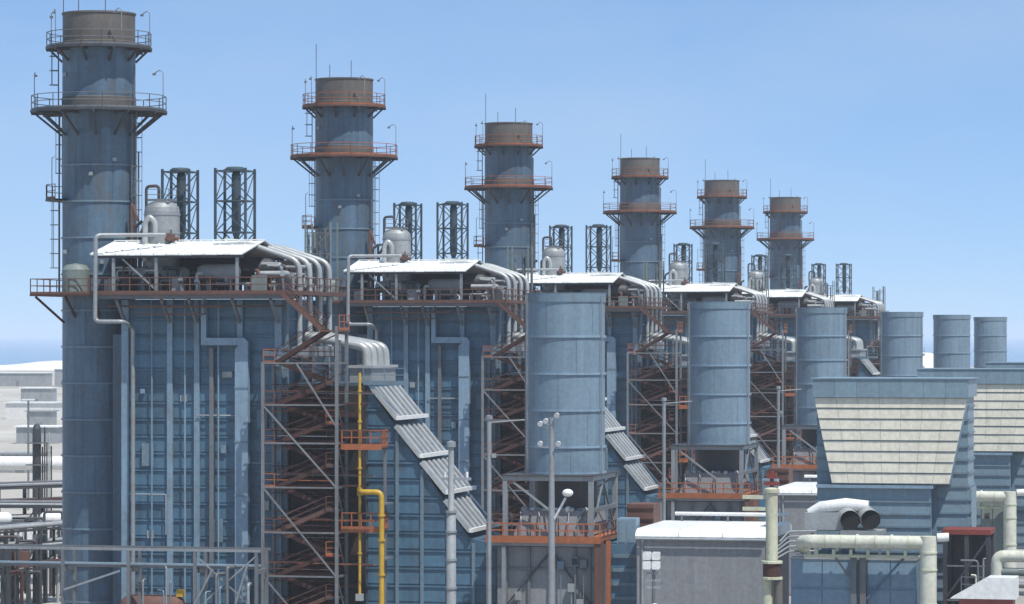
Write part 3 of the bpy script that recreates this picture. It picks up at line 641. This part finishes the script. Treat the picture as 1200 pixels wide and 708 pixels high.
hp = unit_thing('rusty_skid', 'rust brown box skid behind the pale cabinet, {o} from the left', 'skid', (43.2, 1, 8.7), 'rusty skids near the bypass decks', [0, 1])
MB().box(41.0, 43.0, 1, 3.9, 8.71, 11.4).part('box', 'rust', hp)
for z in (9.4, 10.2, 11.0): MB().box(40.95, 43.05, .92, .995, z, z+.12).part('rib', 'rust_dark', hp)

en = unit_thing('turbine_enclosure', 'plain grey clad turbine enclosure with bright white roof, {o} from the left', 'enclosure', (47.8, 0, 0), 'grey turbine enclosures', [0, 1, 2])
MB().box(43.1, 52.4, -5.95, 6, 0, 9.3).part('core', 'steel_dark', en)
for k in range(9):
    pm = MB().box(43.1+1.035*k, 43.1+1.035*k+1.03, -6.02-.004*(k % 2), -5.96, .1, 9.3).part('wall_panel', 'grey_cladding', en)
for k in range(8): MB().box(43.02, 43.09, -5.9+1.48*k, -5.9+1.48*k+1.46, .1, 9.3).part('wall_panel', 'grey_cladding', en)
pr = [(-6.2, 9.25), (-6.28, 9.45), (-6.1, 9.75), (-5.4, 9.98), (5.4, 9.98), (6.1, 9.75), (6.28, 9.4), (6.2, 9.25)]
n = len(pr)
for k in range(3):
    xa_ = 43.0 + k*3.2; xb_ = xa_ + 3.16
    MB().poly([(xa_, y, z) for y, z in pr] + [(xb_, y, z) for y, z in pr], [tuple(range(n)), tuple(range(2*n-1, n-1, -1))] + [((i+1) % n, i, n+i, n+(i+1) % n) for i in range(n)]).part('roof_section', 'white_roof', en)
MB().tube([(44, 4.6, 10.55), (52.6, 4.6, 10.55)], .14, 8).part('roof_pipe', 'lamp_white', en)
for x in (44.5, 48, 51.8): MB().box(x-.06, x+.06, 4.5, 4.7, 9.98, 10.45).part('pipe_stand', 'steel_grey', en)
MB().tube([(43.05, -6.36, 9.28), (52.5, -6.36, 9.28)], .1, 8).part('gutter', 'grey_pale', en)
MB().box(51.0, 52.0, -6.09, -6.03, 0, 2.2).part('door', 'steel_grey', en)
MB().tube([(43.5, -6.1, 9.2), (43.5, -6.1, 0)], .09, 8).part('downpipe', 'grey_pale', en)

# ------------------------------------------------------------------ intake filter house
fh = unit_thing('intake_filter_house', 'blue air intake house with tapered cream louvred front, {o} from the left', 'filter house', (61.3, 0, 0), 'air intake filter houses', [0, 1, 2])
MB().box(55.75, 66.6, -3.0, 1.5, 8, 19.5).part('body', 'house_blue', fh)
for k in range(12): MB().box(55.7, 66.64, -3.1, -3.004, 8.3+.95*k, 8.44+.95*k).part('stiffener', 'casing_trim', fh)
for k in range(12): MB().box(66.61, 66.7, -3.0, 1.5, 8.3+.95*k, 8.46+.95*k).part('stiffener', 'casing_trim', fh)
MB().box(55.72, 66.8, -4.9, 1.8, 19.52, 20.76).part('top_box', 'house_blue', fh)
for k in range(7): MB().box(55.7+1.585*k, 55.7+1.585*k+1.57, -5.02, -4.905, 19.5, 20.8).part('top_panel', 'house_blue', fh)
MB().box(55.6, 66.95, -5.1, 1.9, 20.81, 20.88).part('roof_sheet', 'house_blue', fh)
hx0 = lambda z: 55.78 + (19.5 - z)/6.2*1.3
hx1 = lambda z: 66.72 - (19.5 - z)/6.2*1.3
MB().poly([(hx0(19.5),-4.75,19.5),(hx1(19.5),-4.75,19.5),(hx1(13.3),-4.75,13.3),(hx0(13.3),-4.75,13.3),(hx0(19.5),-3.01,19.5),(hx1(19.5),-3.01,19.5),(hx1(13.3),-3.01,13.3),(hx0(13.3),-3.01,13.3)],
    [(3,2,1,0)[::1],(4,5,6,7)[::1],(0,1,5,4),(1,2,6,5),(2,3,7,6),(3,0,4,7)]).part('hood', 'house_blue', fh)
NR, NC = 8, 7
for i in range(NR):
    z1 = 19.45 - i*6.15/NR; z0 = z1 - 6.15/NR + .085
    for j in range(NC):
        a = lambda z, jj: hx0(z) + (hx1(z) - hx0(z)) * jj / NC
        e = .010; o_ = rr.uniform(0, .012)
        T0, T1, B0, B1 = a(z1, j)+e, a(z1, j+1)-e, a(z0, j)+e, a(z0, j+1)-e
        yt, yb_ = -4.80 - o_, -4.87 - o_
        MB().poly([(T0,yt,z1),(T1,yt,z1),(B1,yb_,z0),(B0,yb_,z0),(T0,yt+.06,z1),(T1,yt+.06,z1),(B1,yb_+.06,z0),(B0,yb_+.06,z0)],
            [(3,2,1,0),(4,5,6,7),(0,1,5,4),(1,2,6,5),(2,3,7,6),(3,0,4,7)]).part('louvre', 'cream', fh)
MB().box(56.0, 64.1, -4.5, 1.4, 4.5, 13.0).part('plenum', 'house_blue', fh)
MB().box(55.95, 64.3, -4.9, -3.01, 13.02, 13.25).part('ledge', 'duct_pale', fh)
for k in range(9): MB().box(55.95, 64.15, -4.6, -4.505, 4.8+.9*k, 4.93+.9*k).part('stiffener', 'casing_trim', fh)
MB().box(64.15, 66.8, -2.6, 1.4, 4.5, 13.0).part('side_plenum', 'house_blue', fh)
for k in range(9): MB().box(64.16, 66.84, -2.7, -2.605, 4.9+.9*k, 5.03+.9*k).part('stiffener', 'casing_trim', fh)
MB().box(64.12, 64.4, -3.3, -3.0, 0, 13).part('corner_post', 'casing_trim', fh)
for x in (56.3, 60, 63.8, 66.5):
    for y in (-2.3, 1.2): MB().box(x-.2, x+.2, y-.2, y+.2, 0, 4.5).part('leg', 'steel_grey', fh)

# ------------------------------------------------------------------ cooling pipes, vents and cabinets by the turbine
cp = unit_thing('cream_pipe', 'thick cream pipe crossing then dropping beside the intake house, {o} from the left', 'pipe', (60, -11, 0), 'thick cream elbow pipes', [0, 1])
MB().tube([(55.6, -8.5, 8.9), (55.7, -10.3, 9.45), (56.4, -11, 9.55), (64.2, -11, 9.55), (64.55, -11, 9.5)], .47, 18, .3).part('cross_run', 'pipe_cream', cp)
MB().tube([(64.6, -11, 10.0), (64.6, -11, 0)], .58, 18).part('down_leg', 'pipe_cream', cp)
for x in (59.6, 62): MB().tube([(x, -11, 9.55), (x+.16, -11, 9.55)], .54, 18).part('flange', 'pipe_cream', cp)
MB().tube([(65.2, -10.9, 9.9), (66.0, -10.8, 9.95)], .3, 10).part('stub', 'lamp_white', cp)
q = cp
for z in (2.5, 5.2, 7.6, 8.8): MB().lathe([(.58, z), (.63, z), (.63, z+.12), (.58, z+.12)], 64.6, -11, 18, smooth=False).part('lagging_band', 'mast_green', cp)
for x in (57.4, 58.5, 60.9, 63.2): MB().tube([(x, -11, 9.55), (x+.08, -11, 9.55)], .495, 18).part('lagging_band', 'mast_green', cp)
for x in (56.8, 58, 59.2, 60.4, 61.8, 63): MB().box(x-.1, x+.1, -11.1, -10.7, 8.6, 9.0).bar((x, -10.9, 8.6), (x, -10.9, 8.45), .1).part('hanger', 'mast_green', cp)
MB().tube([(55.9, -10.9, 8.55), (63.9, -10.9, 8.55)], .12, 8).part('small_line', 'mast_green', cp)
vh = unit_thing('vent_horns', 'white vent hood with two dark round mouths beside the intake house', 'vent', (58, -7.5, 9), None, [0])
MB().box(55.6, 58.4, -8.4, -6, 10.2, 11.4).part('box', 'grey_pale', vh)
for x, z in ((58.75, 10.95), (60.2, 11.0)):
    p = MB().tube([(x-1.1, -5.6, 11.2), (x-.5, -6.9, 11.25), (x, -8.3, z), (x+.12, -8.75, z-.03)], [.62, .68, .72, .7], 18, 0, False).part('horn', 'insulation', vh)
    MB().tube([(x+.1, -8.6, z-.03), (x+.1, -8.55, z-.03)], .66, 18).part('dark_mouth', 'black', p)  # black disc painted for the shaded inside of the horn
q = MB()
MB().tube([(55.8, -7.6, 11.35), (56.6, -7.6, 11.75), (58.4, -7.4, 11.95), (60, -7.4, 11.85)], [.3, .42, .48, .4], 12).part('insulated_hood', 'lamp_white', vh)
MB().box(58.2, 61.1, -8.9, -6, 9.9, 10.2).part('shelf', 'grey_pale', vh)
for x in (56, 58, 60.8): MB().box(x-.1, x+.1, -7.4, -7.2, 0, 9.9).part('leg', 'steel_grey', vh)
for k in range(5):
    MB().tube([(53.4+.15*k, -9.5, 8.0+.35*k), (54.6, -9.2, 8.7+.35*k), (56.5, -9, 8.75+.35*k)], .07, 7, .2).part('feed_line', 'grey_pale', vh)
be = unit_thing('blue_enclosure', 'bright blue panelled enclosure under the thick cream pipe', 'enclosure', (59, -8, 0), None, [0])
MB().box(54.8, 63.6, -9.6, -6.2, 0, 8.2).part('core', 'panel_blue', be)
for a, b in ((54.8, 57.0), (57.04, 59.2), (60.2, 61.8), (61.84, 63.6)):
    MB().box(a+.02, b-.02, -9.68, -9.61, 6.3, 8.2).part('panel', 'panel_blue', be); MB().box(a+.02, b-.02, -9.68, -9.61, 0, 6.1).part('panel', 'panel_blue', be)
MB().box(54.75, 63.65, -9.75, -6.1, 8.21, 8.36).part('roof', 'grey_pale', be)
for x in (59.3, 59.95): MB().box(x-.2, x+.2, -10.2, -9.8, 0, 8.6).part('column', 'steel_grey', be)
MB().bar((60.2, -10.1, 5.5), (62.8, -10.1, 8.4), .16).part('diagonal_brace', 'casing_blue', be)
MB().bar((58.0, -10.1, 8.4), (59.4, -10.1, 6.4), .12).part('diagonal_brace', 'steel_grey', be)
rp = unit_thing('red_platform', 'dark red deck on dark legs at the end of the cream pipe', 'platform', (66.8, -7, 0), None, [0])
MB().box(65.3, 68.7, -8.6, -5, 10.0, 10.35).part('deck', 'dark_red', rp)
for x in (65.5, 67, 68.5):
    for y in (-8.4, -5.2): MB().box(x-.14, x+.14, y-.14, y+.14, 0, 10).part('leg', 'steel_dark', rp)
for z in (3, 5.4, 7.8): MB().bar((65.5, -8.45, z), (68.5, -8.45, z), .1).part('cross_beam', 'steel_grey', rp)
MB().bar((65.6, -8.5, 5.6), (68.4, -8.5, 9.6), .14).part('diagonal_brace', 'steel_dark', rp)
MB().box(65.4, 68.6, -5.1, -5.0, 0, 9.9).part('backing_sheet', 'steel_dark', rp)
for k in range(12):
    x = rr.uniform(65.6, 68.4); y = rr.uniform(-8.2, -6); z = rr.uniform(4, 8.5)
    MB().tube([(x, y, 0), (x, y, z), (x+rr.uniform(-1, 1), y, z)], rr.choice((.07, .1, .16)), 7, .2).part('valve_line', rr.choice(('steel_grey', 'insulation', 'grey_pale', 'steel_dark')), rp)
MB().tube([(66.9, -8.7, 5.0), (66.9, -8.78, 5.0)], .4, 14).part('hose_reel', 'red_paint', rp)
t = unit_thing('valve_station', 'pale pipes and valves crowded at the bottom right corner', 'valve station', (69.5, -10, 0), None, [0])
for k in range(16):
    x = rr.uniform(67.5, 71.5); y = rr.uniform(-12, -8.8); z = rr.uniform(5.6, 8.6)
    MB().tube([(x, y, 0), (x, y, z), (x+rr.uniform(-1.4, 1.4), y, z)], rr.choice((.07, .1, .18)), 8, .25).part('valve_line', rr.choice(('steel_grey', 'insulation', 'grey_pale', 'pipe_cream', 'steel_dark')), t)
for z, r_, m_ in ((8.6, .42, 'pipe_cream'), (7.5, .3, 'grey_green'), (6.6, .22, 'galvanised')):
    MB().tube([(69.2, -9.5, 0), (69.2, -9.5, z), (74, -9.5, z)], r_, 12, .5).part('header_pipe', m_, t)
MB().rail([(67, -12.3, 6.2), (72, -12.3, 6.2)], 1.1, .06).part('railing', 'steel_grey', t)
gc = unit_thing('switch_cabinet', 'tall grey green cabinet inside the farther cream pipe bend', 'cabinet', (63, 62, 0), None, [0])
MB().box(61.9, 64.0, 60, 63, 0, 9.8).part('body', 'grey_green', gc)
for k in range(2): MB().box(62.0+k, 62.9+k, 59.93, 59.995, .6, 9.4).part('door', 'grey_green', gc)
for z in (2.5, 5, 7.5): MB().box(62.3, 62.7, 59.85, 59.925, z, z+.5).part('vent_grille', 'steel_dark', gc)

# ------------------------------------------------------------------ masts and posts
def lamp_post(units):
    t = unit_thing('service_post', 'slim pale post rising in front of a bypass stack frame, {o} from the left', 'post', (33.3, -11, 0), 'slim service posts', units)
    MB().tube([(33.3, -11, 0), (33.3, -11, 18.0)], .17, 10).part('pole', 'galvanised', t)
    MB().tube([(33.3, -11, 17.7), (35.8, -10.5, 17.9)], .06, 6).part('arm', 'galvanised', t)
    MB().box(33.5, 33.8, -11.15, -10.85, 15.2, 15.5).part('junction_box', 'vessel_grey', t)
    MB().lathe([(.17, 17.9), (.26, 17.95), (.26, 18.2), (.02, 18.25)], 33.3, -11, 10).part('cap', 'galvanised', t)
lamp_post([0, 1, 2])
t = unit_thing('floodlight_mast', 'tall grey mast carrying white floodlights in front of nearest bypass stack', 'mast', (38.3, -13, 0), None, [0])
MB().tube([(38.3, -13, 0), (38.3, -13, 9), (38.3, -13, 18.1)], [.3, .24, .16], 12).part('pole', 'galvanised', t)
for dx, dz in ((-.75, 17.7), (.45, 18.3), (-.75, 16.3), (.55, 16.3), (-.35, 17.9)):
    p = MB().bar((38.3, -13, dz-.25), (38.3+dx, -13.1, dz-.25), .07).part('bracket', 'galvanised', t)
    MB().tube([(38.3+dx, -13.1, dz+.1), (38.3+dx, -13.2, dz+.06), (38.3+dx, -13.42, dz-.02)], [.08, .15, .2], 10).part('lamp_head', 'lamp_white', p)
p = MB().tube([(38.5, -13, 11.0), (38.9, -13.1, 11.7), (39.35, -13.2, 12.5)], .09, 8).part('lamp_arm', 'lamp_white', t)
MB().sphere((39.5, -13.2, 12.85), .4, 14, .7).part('dish_lamp', 'lamp_white', p)
t = unit_thing('pale_mast', 'pale banded mast with crossarm in front of the nearest sloping duct', 'mast', (31.25, -14, 0), None, [0])
MB().tube([(31.25, -14, 0), (31.25, -14, 11.4), (31.25, -14, 11.5), (31.25, -14, 16.2)], [.36, .34, .22, .2], 12).part('pole', 'grey_pale', t)
for z in (4, 6, 8, 10, 11.4): MB().lathe([(.34, z), (.42, z), (.42, z+.15), (.34, z+.15)], 31.25, -14, 12, smooth=False).part('band', 'galvanised', t)
MB().box(30.6, 32.7, -14.1, -13.9, 13.7, 13.9).part('crossarm', 'galvanised', t)
MB().lathe([(.2, 16.0), (.34, 16.05), (.34, 16.4), (.02, 16.5)], 31.25, -14, 12).part('cap', 'galvanised', t)
for x in (30.8, 32.4): MB().lathe([(.1, 13.9), (.1, 14.3), (.02, 14.3)], x, -14, 8).part('insulator', 'lamp_white', t)
t = unit_thing('vent_column', 'thick pale green vent column with rusty flange beside the grey enclosure', 'column', (54.4, -16, 0), None, [0])
MB().tube([(54.4, -16, 8.5), (54.4, -16, 13.2)], .42, 16).part('upper_pipe', 'mast_green', t)
MB().lathe([(.46, 13.1), (.54, 13.15), (.54, 13.4), (.4, 13.5), (.02, 13.55)], 54.4, -16, 16).part('cap', 'mast_green', t)
MB().tube([(54.4, -16, 7.2), (54.4, -16, 8.3)], .62, 14).part('flange', 'rust_dark', t)
for z in (7.2, 8.3): MB().lathe([(.5, z), (.75, z), (.75, z+.16), (.5, z+.2)], 54.4, -16, 14, smooth=False).part('flange_ring', 'mast_green', t)
MB().tube([(54.1, -16, 0), (54.1, -16, 7.2)], .36, 12).part('lower_pipe', 'mast_green', t)
MB().tube([(54.85, -16, 0), (54.85, -16, 7.2)], .3, 12).part('lower_pipe', 'weathered', t)
for z in (11.9, 12.7): MB().box(52.4, 54.0, -16.2, -15.8, z, z+.25).part('side_step', 'mast_green', t)
MB().box(53.9, 54.9, -16.3, -15.7, 13.65, 13.9).tube([(54.4, -16, 13.5), (54.4, -16, 14.6)], .14, 8).box(54.05, 54.75, -16.2, -15.8, 14.1, 14.5).part('red_valve', 'dark_red', t)
t = unit_thing('lamp_cluster', 'round white lamp cluster on a thin pole before the grey enclosure', 'lamp', (45.6, -13, 0), None, [0])
MB().tube([(45.6, -13, 0), (45.6, -13, 8.0)], .12, 8).part('pole', 'steel_grey', t)
for dx, dz in ((-.32, 7.85), (.32, 7.85), (-.32, 8.5), (.32, 8.5)):
    p = MB().prism([(45.5+dx-.22, dz-.29), (45.5+dx+.22, dz-.29), (45.5+dx+.29, dz-.2), (45.5+dx+.29, dz+.2), (45.5+dx+.22, dz+.29), (45.5+dx-.22, dz+.29), (45.5+dx-.29, dz+.2), (45.5+dx-.29, dz-.2)], -13.35, -13.1).part('floodlight', 'lamp_white', t)
    MB().box(45.5+dx-.15, 45.5+dx+.15, -13.1, -12.95, dz-.15, dz+.15).part('ballast_box', 'steel_grey', p)
MB().box(44.9, 46.1, -13.08, -13.0, 8.14, 8.22).part('crossarm', 'steel_grey', t)
for dz in (6.2, 6.7, 7.2): MB().box(45.1, 46.1, -13.1, -12.9, dz, dz+.16).part('step', 'grey_pale', t)
MB().tube([(45.4, -13.2, 4.6), (45.6, -13.2, 5.1), (46.0, -13.2, 5.0), (46.0, -13.2, 4.5), (45.5, -13.2, 4.0)], .12, 8, .2).part('cable_loop', 'lamp_white', t)
t = unit_thing('fire_hut', 'small red hut with sloping white roof at the right edge', 'hut', (68.8, -18, 0), None, [0])
MB().box(67.4, 71.0, -18, -16, 0, 6.25).part('wall', 'red_paint', t)
MB().prism([(66.8, 6.26), (71.2, 6.26), (71.2, 7.7), (69.3, 7.7)], -18.3, -15.8).part('roof', 'lamp_white', t)
MB().box(68.6, 69.5, -18.06, -18.005, 0, 4.4).part('door', 'dark_red', t)

# ------------------------------------------------------------------ foreground pipe rack at the left
t = unit_thing('pipe_rack', 'grey steel pipe rack crossing in front of the nearest boiler', 'pipe rack', (5, -14, 0), None, [0])
for y in (-15, -12.5): MB().box(-14, 17.5, y-.08, y+.08, 8.46, 8.64).part('long_beam', 'galvanised' if y == -15 else 'steel_grey', t)
for x in (-13, -8, -3, 2.6, 7.6, 12.6, 17.2):
    for y in (-15, -12.5): MB().box(x-.11, x+.11, y-.11, y+.11, 0, 8.45).part('column', 'steel_grey' if x > 0 else 'steel_dark', t)
    MB().box(x-.12, x+.12, -14.8, -12.7, 6.9, 7.2).part('cross_beam', 'steel_grey', t)
for a, b in ((-13, -8), (-8, -3), (12.6, 17.2)):
    MB().bar((a, -15.1, 4.2), (b, -15.1, 8.2), .1).part('diagonal_brace', 'steel_dark' if a < 0 else 'galvanised', t)
    MB().bar((a, -14.9, 8.2), (b, -14.9, 4.2), .1).part('diagonal_brace', 'steel_dark' if a < 0 else 'galvanised', t)
for k, (y, r_, m_) in enumerate(((-14.4, .12, 'steel_grey'), (-13.8, .09, 'steel_grey'), (-13.2, .14, 'casing_trim'))):
    MB().tube([(-14, y, 7.2+r_), (17, y, 7.2+r_)], r_, 8).part('pipe', m_, t)
for x0_, x1_, z0_, z1_ in ((2.8, 7.0, 5.6, 7.0), (12.4, 14, 4.2, 7.2), (15.6, 16.6, 4.4, 7.6)):
    MB().bar((x0_, -15.2, z0_), (x1_, -15.2, z1_), .14).part('strut', 'galvanised', t)
for k in range(9):
    x = rr.uniform(8, 17); z = rr.uniform(5.2, 7.4)
    MB().tube([(x, -15.4, 0), (x, -15.4, z), (x+rr.uniform(-.8, .8), -14.6, z)], rr.choice((.06, .09, .13)), 7, .2).part('branch_line', rr.choice(('panel_blue', 'galvanised', 'steel_grey', 'casing_trim')), t)
t = unit_thing('rusty_tank', 'rust coloured tank top low behind the grey pipe rack', 'tank', (8, -11, 0), None, [0])
MB().tube([(5.6, -11, 4.0), (5.8, -11, 4.0), (6.3, -11, 4.0), (10.0, -11, 4.0), (10.4, -11, 4.0), (10.6, -11, 4.0)], [.1, .7, 1.0, 1.0, .7, .1], 20).part('shell', 'rust', t)
for x in (6.8, 9.4): MB().box(x-.2, x+.2, -11.7, -10.3, 0, 3.4).part('saddle', 'steel_grey', t)
MB().box(10.0, 10.5, -11.4, -10.9, 4.9, 5.4).part('yellow_fitting', 'yellow_paint', t)

# ------------------------------------------------------------------ yard to the left, set out in world metres
def yard(name, label, cat, x, y, group=None, rz=0.0):
    o = bpy.data.objects.new(name, None); COL.objects.link(o); o.location = (x, y, 0); o.rotation_euler = (0, 0, rz)
    o['label'] = label; o['category'] = cat
    if group: o['group'] = group
    ORG[o.name] = (0, 0, 0); return o
YL = ['nearest', 'middle', 'farthest']
for k, (yy, zt, rz_) in enumerate(((304, 6.9, 62), (335, 7.4, -6), (362, 8.2, 40))):
    t = yard('yard_pipe_rack', ('dark pipe rack in the left yard, %s of three' % YL[k]), 'pipe rack', -43.5 if k == 0 else -47, yy, 'pipe racks in the left yard', R(rz_))
    for x in (-14, -9, -4, 1, 6): 
        for y in (-1.5, 1.5): MB().box(x-.15, x+.15, y-.15, y+.15, 0, zt).part('column', 'steel_dark', t)
    for lv_ in (zt-3.4, zt-1.7, zt):
        for y in (-1.5, 1.5): MB().box(-14.2, 8, y-.1, y+.1, lv_-.22, lv_-.02).part('beam', 'steel_dark', t)
        for j in range(5):
            r_ = rr.uniform(.1, .26); y = -1.2 + j*.6
            MB().tube([(-14.4, y, lv_+r_), (8.4, y, lv_+r_)], r_, 8).part('pipe', rr.choice(('steel_dark', 'steel_dark', 'steel_grey', 'insulation', 'rust_dark')), t)
    for a in (-14, -4): MB().bar((a, -1.6, .2), (a+5, -1.6, zt-.4), .14).part('diagonal_brace', 'steel_dark', t)
for k, (x, y, z, lab) in enumerate(((-45.6, 306, 7.6, 'small white capsule tank on the dark racks, nearest the corner'), (-44.5, 333, 6.2, 'low white capsule tank between the dark pipe racks'))):
    t = yard('capsule_tank', lab, 'tank', x, y)
    MB().tube([(-1.2, 0, z), (-1.1, 0, z), (-.8, 0, z), (.8, 0, z), (1.1, 0, z), (1.2, 0, z)], [.03, .4, .62, .62, .4, .03], 14).part('shell', 'lamp_white', t)
    for dx in (-.7, .7): MB().box(dx-.1, dx+.1, -.4, .4, 0, z-.4).part('leg', 'steel_dark', t)
t = yard('horizontal_vessel', 'long white horizontal pipeline vessel across the left yard', 'vessel', -58, 420, None, R(-2))
MB().tube([(-14, 0, 8.3), (9.6, 0, 8.3), (10.4, 0, 8.3), (10.6, 0, 8.3)], [.85, .85, .5, .05], 20).part('shell', 'lamp_white', t)
for x in (-10, -5.2, 0, 5, 9): MB().box(x-.25, x+.25, -.5, .5, 0, 7.6).part('support', 'steel_grey', t)
MB().box(10.0, 14, -.8, .8, 6.6, 7.2).part('end_platform', 'steel_grey', t)
blds = [(-85, 600, 7, 6, 3.2), (-76.5, 640, 5, 5, 4.2), (-104, 760, 9, 8, 3.6), (-116, 850, 6, 6, 5.0), (-136, 980, 14, 10, 4.5), (-158, 1150, 10, 9, 6.0), (-228, 1600, 26, 14, 6), (-205, 1580, 8, 8, 8)]
bl = ['small low pale shed in the left yard', 'small taller pale hut beside the nearest stack', 'low grey shed behind the pale yard shed', 'narrow upright hut behind the low grey shed', 'wide low shed in the middle left distance', 'squat pale hut in the left distance', 'long faint warehouse near the shore', 'faint tall block beside the shore warehouse']
for (x, y, wd, dp, h), lab in zip(blds, bl):
    t = yard('yard_shed', lab, 'shed', x, y, None, R(-6))
    MB().box(-wd/2, wd/2, -dp/2, dp/2, 0, h).part('wall', rr.choice(('building_white', 'grey_pale', 'vessel_grey')), t)
    MB().box(-wd/2-.5, wd/2+.5, -dp/2-.5, dp/2+.5, h+.01, h+.3).part('roof', rr.choice(('white_roof', 'grey_pale')), t)
    nb = 0
    for i in range(nb): MB().box(-wd/2+1+i*4, -wd/2+3+i*4, -dp/2-.06, -dp/2-.01, h*.45, h*.75).part('window', 'steel_dark', t)
    MB().box(-.8, .8, -dp/2-.07, -dp/2-.01, .05, h*.42).part('door', 'steel_grey', t)
for (x, y, h, lab) in ((-66, 470, 15, 'thin lamp post in the left yard, nearer of two'), (-84, 560, 14, 'thin lamp post in the left yard, farther of two')):
    t = yard('yard_lamp', lab, 'lamp post', x, y, 'lamp posts in the left yard')
    MB().tube([(0, 0, 0), (0, 0, h)], .14, 8).part('pole', 'steel_grey', t)
    MB().box(-.9, .9, -.15, .15, h, h+.2).part('lamp_head', 'lamp_white', t)
t = yard('column_vessel', 'dark upright column vessel standing left of the nearest stack', 'vessel', -54.5, 395)
MB().lathe([(.5, 0), (.5, 13.2), (.35, 13.6), (.02, 13.8)], 0, 0, 14).part('shell', 'steel_dark', t)
for z in (9, 11.5): MB().lathe([(.5, z), (1.3, z), (1.3, z+.1), (.5, z+.1)], 0, 0, 12, smooth=False).part('platform', 'steel_grey', t)
for k in range(5): MB().tube([(.7+.25*k, -.3, 0), (.7+.25*k, -.3, 11.5+rr.uniform(-1, 2.5))], .1, 6).part('pipe', rr.choice(('insulation', 'steel_dark')), t)
SK = [(4, 296, 6.6, 'steel_dark', 'black box skid lowest in the left yard corner'), (14, 312, 6.9, 'grey_pale', 'pale grey box skid by the nearest dark rack'), (26, 300, 6.0, 'rust', 'rust brown box skid by the nearest dark rack'),
      (36, 322, 6.8, 'lamp_white', 'white box skid standing between the dark racks'), (47, 308, 7.2, 'steel_grey', 'grey box skid between the racks and the stack'), (58, 330, 7.0, 'building_white', 'cream white box skid close to the nearest stack'), (66, 316, 6.2, 'lattice_blue', 'dark blue box skid beside the nearest stack')]
for px_, y, h, m_, lab in SK:
    t = yard('yard_equipment', lab, 'skid', (px_-600)/4036*y, y)
    MB().box(-.6, .6, -.6, .6, h*.62, h*.85).part('box', m_, t)
    for dx in (-.5, .5): MB().box(dx-.1, dx+.1, -.5, .5, 0, h*.62).part('leg', 'steel_dark', t)
    MB().bar((-.5, -.55, h*.1), (.5, -.55, h*.6), .12).part('diagonal_brace', 'steel_dark', t)
    MB().tube([(-.5, 0, h*.7), (-.5, 0, h), (1.2, .2, h), (1.2, .2, .5)], .13, 8, .3).part('pipe', 'steel_dark', t)
    MB().tube([(-1.3, -.2, h*.5), (1.6, -.2, h*.56), (1.6, -.2, 0)], .16, 8, .3).part('pipe', rr.choice(('steel_dark', 'rust_dark', 'insulation')), t)
# low white bank along the shore
bk = MB(); N = 60; vs = []; fs = []
for i in range(N+1):
    x = -420 + i*12; h = 10 + 2.0*math.sin(i*.35) + 1.2*math.sin(i*.9+1)
    if x < -275: h *= max(0.25, 1 - (-275 - x)/90)
    for yy, zf in ((2300, 0), (2335, .8), (2360, 1), (2420, .9), (2470, 0)): vs.append((x, yy + 6*math.sin(i*.5), zf*h - (.5 if zf == 0 else 0)))
for i in range(N):
    for j in range(4): fs.append((i*5+j, (i+1)*5+j, (i+1)*5+j+1, i*5+j+1))
structure('shore_bank', bk.poly(vs, fs, True), 'building_white')

# ------------------------------------------------------------------ copies along the row
OFF = [0, 69.7, 140.8, 223.0, 293.5, 363.5]
ORD = ['first', 'second', 'third', 'fourth', 'fifth', 'sixth']
for o in bpy.data.objects:
    if o.parent: CH.setdefault(o.parent.name, []).append(o)
axis = ROT @ Vector((0, 1, 0))
for root, lab, units in UNITS:
    root['label'] = lab.format(o=ORD[0])
    for k in units:
        if k == 0: continue
        c = copy_tree(root)
        c.location = root.location + axis * OFF[k]
        c['label'] = lab.format(o=ORD[k])
        if root is st and k >= 1:
            for p_ in c.children:
                if p_.name.startswith(('platform', 'side_platform')):
                    for q_ in [p_] + [z_ for z_ in p_.children if z_.name.startswith('railing')]:
                        q_.material_slots[0].link = 'OBJECT'; q_.material_slots[0].material = MATS['rust' if q_ is p_ else 'rust_orange']

# ------------------------------------------------------------------ air
hz = bpy.data.materials.new('haze'); hz.use_nodes = True; n = hz.node_tree.nodes; n.clear()
o_ = n.new('ShaderNodeOutputMaterial'); v_ = n.new('ShaderNodeVolumePrincipled')
v_.inputs['Color'].default_value = (0.86, 0.92, 1.0, 1); v_.inputs['Density'].default_value = 0.00012; v_.inputs['Anisotropy'].default_value = 0.0
hz.node_tree.links.new(v_.outputs[0], o_.inputs['Volume']); MATS['haze'] = hz
HZ = bpy.data.objects.new('haze', MB().box(-30500, 30500, -600, 40500, -2.5, 58).mesh('haze', 'haze')); COL.objects.link(HZ); HZ['kind'] = 'stuff'
